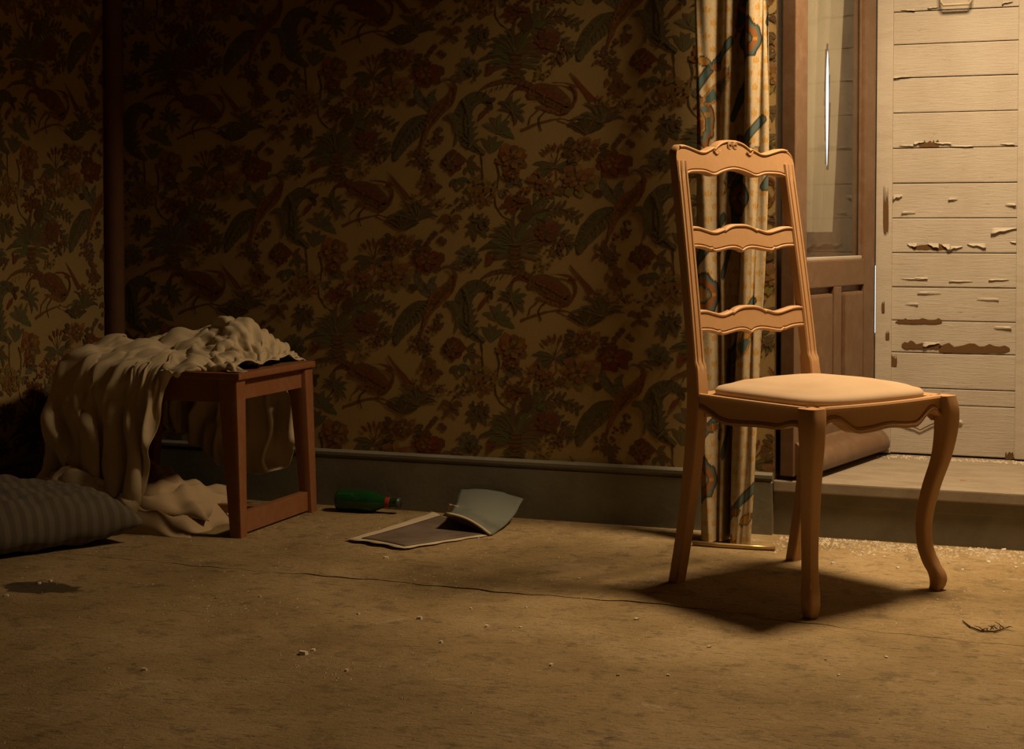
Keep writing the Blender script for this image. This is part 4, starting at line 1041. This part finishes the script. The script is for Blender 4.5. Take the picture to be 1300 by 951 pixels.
i_ = lambda u, v: a*(1-u)*(1-v)+b*u*(1-v)+c*(1-u)*v+d*u*v
patch('printed_photo', i_(0.20, 0.06), i_(0.93, 0.06), i_(0.20, 0.97), i_(0.95, 0.97), lambda u, v: (0, 0, 0.004*math.sin(3*(0.2+0.75*u)+v)+0.010*v*v*(0.8-0.75*u)+0.0042), M['page_photo'], par=pg)
e0, e1 = on_z(624, 680, 0.002), on_y(664, 634, -0.045); f0, f1 = on_z(566, 652, 0.055), on_y(584, 622, -0.05)
patch('curled_page', e0, e1, f0, f1, lambda u, v: (0, 0.02*math.sin(3.1*u)*(1-v), -0.020*math.sin(math.pi*u)*(0.6+0.4*v) + 0.012*math.sin(math.pi*v)), M['page_blue'], rag=1)
g0, g1 = on_z(620, 679, 0.002), on_z(560, 660, 0.003)
patch('torn_page', g0, on_z(598, 660, 0.020), g1, on_z(570, 640, 0.050), lambda u, v: (0, 0, 0.012*math.sin(math.pi*v)*u), M['paper'], 14, 12, rag=1)
V, F = tube([e0*(1-t)+f0*t - mo + Vector((0, 0, 0.012*math.sin(math.pi*t)+0.001)) for t in np.linspace(0.02, 0.98, 12)], 0.0035, 6)
mesh('torn_spine', V, F, M['paper'], mg)

bt = empty('beer_bottle', (-0.287, -0.088, 0), math.radians(3)); tag(bt, 'small green glass bottle lying on its side by the skirting', 'bottle')
V, F = lathe([(0.0, 0.004), (0.024, 0.0), (0.030, 0.004), (0.031, 0.012), (0.031, 0.100), (0.029, 0.112), (0.022, 0.130), (0.0155, 0.146), (0.0135, 0.160), (0.0130, 0.180), (0.0145, 0.182), (0.0145, 0.190), (0.0, 0.191)], 28, 'x')
R_ = 0.0315
bo = mesh('glass_body', [(v[0], v[1], v[2]+R_) for v in V], F, M['bottle'], bt)
V, F = lathe([(0.0150, 0.150), (0.0148, 0.152), (0.0143, 0.161), (0.0141, 0.163)], 24, 'x'); mesh('red_neck_label', [(v[0], v[1], v[2]+R_) for v in V], F, simple('red label', (0.35, 0.03, 0.02), 0.5), bt)
V, F = lathe([(0.0, 0.1935), (0.0152, 0.193), (0.0158, 0.186), (0.0158, 0.184)], 20, 'x'); mesh('bottle_cap', [(v[0], v[1], v[2]+R_) for v in V], F, M['enamel'], bt)

# ------------------------------------------------------------------ brass strip on the floor behind the chair
a, b = on_z(900, 694), on_z(998, 690)
a.y = max(min(a.y, -0.03), -0.21); b.y = -0.215
V, F = tube([Vector((0.79, -0.222, 0.0065)), Vector((0.86, -0.226, 0.0065)), Vector((0.935, -0.222, 0.0065)), Vector((1.0, -0.215, 0.0065))], 0.0062, 10)
tag(mesh('brass_rod', V, F, M['brass']), 'short brass rod lying on the floor below the printed curtain', 'rod')

# ------------------------------------------------------------------ rubble on the floor
def chip_mesh(seed):
    r = random.Random(seed); n = r.randint(5, 7); top = []; bot = []
    for i in range(n):
        a = 2*math.pi*i/n + r.uniform(-0.3, 0.3); q = r.uniform(0.6, 1.0); top.append((q*0.8*math.cos(a), 0.6*q*math.sin(a), 0.45+r.uniform(-0.1, 0.15))); bot.append((q*math.cos(a), 0.75*q*math.sin(a), 0))
    return ring_loft([bot, top])
chips = [chip_mesh(i) for i in range(6)]
cm = []
for V, F in chips:
    me = bpy.data.meshes.new('plaster_chip'); me.from_pydata([tuple(v) for v in V], [], F); me.materials.append(M['chip']); cm.append(me)
CH_PX = [(385,831,9),(398,826,5),(183,851,6),(533,786,6),(618,796,5),(661,797,3.5),(808,787,5),(668,772,3),(598,773,3),(1095,704,6),(1080,692,7),(1058,716,5),(900,822,4),(1125,835,4),(1040,770,3),(1170,690,5),(1232,700,5),(1262,706,6),(1255,715,5),(1190,762,3),
         (1275,699,6),(700,845,5),(785,858,4),(1010,690,4),(490,709,5),(440,852,5),(1048,838,3),(1140,722,4),(1290,722,5),(735,735,3),(1245,693,4),(1110,690,5),(275,760,4),(330,758,3),(560,816,5),(64,738,4),(50,741,4),(8,757,5),(455,780,4),(848,858,4),(1205,716,3.5),(1222,724,3.5),(1065,858,4)]
for k, (px, py, s) in enumerate(CH_PX):
    p = on_z(px, py); sc = 0.5*s*(p-CAM).length/FPX*1.9
    o = bpy.data.objects.new('plaster_chip', cm[k % 6]); link(o)
    o.location = (p.x, min(p.y, -0.02 if p.x > 0.96 else p.y), 0.0); o.scale = (sc, sc, sc); o.rotation_euler = (0, 0, random.uniform(0, 6.28))
    tag(o, 'small pale chip of plaster lying loose on the dirty floor', 'plaster chip', 'plaster chips scattered on the floor')
# uncountable crumbs
V = []; F = []
def crumb(x, y, z, s):
    b = len(V); n = 5; a0 = random.uniform(0, 6)
    for i in range(n): V.append((x+s*random.uniform(0.6, 1)*math.cos(a0+i*1.2566), y+s*random.uniform(0.6, 1)*math.sin(a0+i*1.2566), z))
    V.append((x, y, z+s*random.uniform(0.5, 1.0)))
    for i in range(n): F.append((b+i, b+(i+1) % n, b+n))
for i in range(1500):       # drift of crumbs along the riser
    x = random.uniform(0.98, 1.95); y = -0.012-abs(random.gauss(0, 0.075)); crumb(x, y, 0, random.choice((0.0014, 0.002, 0.0026, 0.0036, 0.006)))
for i in range(1500):
    x = random.uniform(-0.9, 2.4); y = random.uniform(-2.3, -0.05); crumb(x, y, 0, random.choice((0.0012, 0.0015, 0.002, 0.003)))
for i in range(260):
    cx, cy = random.choice(((0.33, -0.78), (0.42, -1.55), (1.2, -0.6), (1.5, -0.75), (0.0, -1.2)))
    crumb(cx+random.gauss(0, 0.07), cy+random.gauss(0, 0.05), 0, random.choice((0.0012, 0.002, 0.003)))
cr = mesh('floor_crumbs', V, F, M['crumb'], smooth=False)
tag(cr, 'fine plaster crumbs and dust strewn over the floor and drifted along the riser', 'debris', kind='stuff')
V = []; F = []
for i in range(240):
    x = random.uniform(1.15, 1.6); y = 0.535 + random.gauss(0, 0.016); crumb(x, min(y, 0.565), SILL, random.choice((0.002, 0.003, 0.0045)))
for i in range(60): crumb(random.uniform(1.05, 2.0), random.uniform(0.02, 0.5), SILL, 0.0014)
tag(mesh('sill_crumbs', V, F, M['crumb'], smooth=False), 'paint crumbs gathered on the raised sill below the shutter', 'debris', kind='stuff')
# dry leaf scrap on the sill and twig on the floor
p = on_z(1222, 610, SILL)
V, F = chips[2]; lf = mesh('dry_leaf', [(v[0]*0.013, v[1]*0.006, v[2]*0.004) for v in V], F, simple('orange leaf', (0.50, 0.24, 0.07), 0.8)); lf.location = p
tag(lf, 'tiny orange dry leaf scrap lying on the raised sill', 'leaf')
tw = empty('dry_twig', tuple(on_z(1250, 800))); tag(tw, 'thin dark dry twig with side shoots lying on the floor', 'twig')
tp = [on_z(x, y, 0.003)-tw.location for x, y in ((1222,788),(1232,796),(1245,801),(1262,802),(1278,797))]
for q_ in tp: q_.z = 0.003
V, F = tube(tp, [0.0012, 0.0016, 0.002, 0.0018, 0.001], 6); mesh('stem', V, F, M['twig'], tw)
for k in range(9):
    b = tp[2].lerp(tp[4], k/8); e = b + Vector((random.uniform(-0.02, 0.02), random.uniform(-0.012, 0.012), random.uniform(0.004, 0.012)))
    V, F = tube([b, (b+e)/2+Vector((0, 0, 0.002)), e], [0.0012, 0.001, 0.0005], 5); mesh('shoot', V, F, M['twig'], tw)
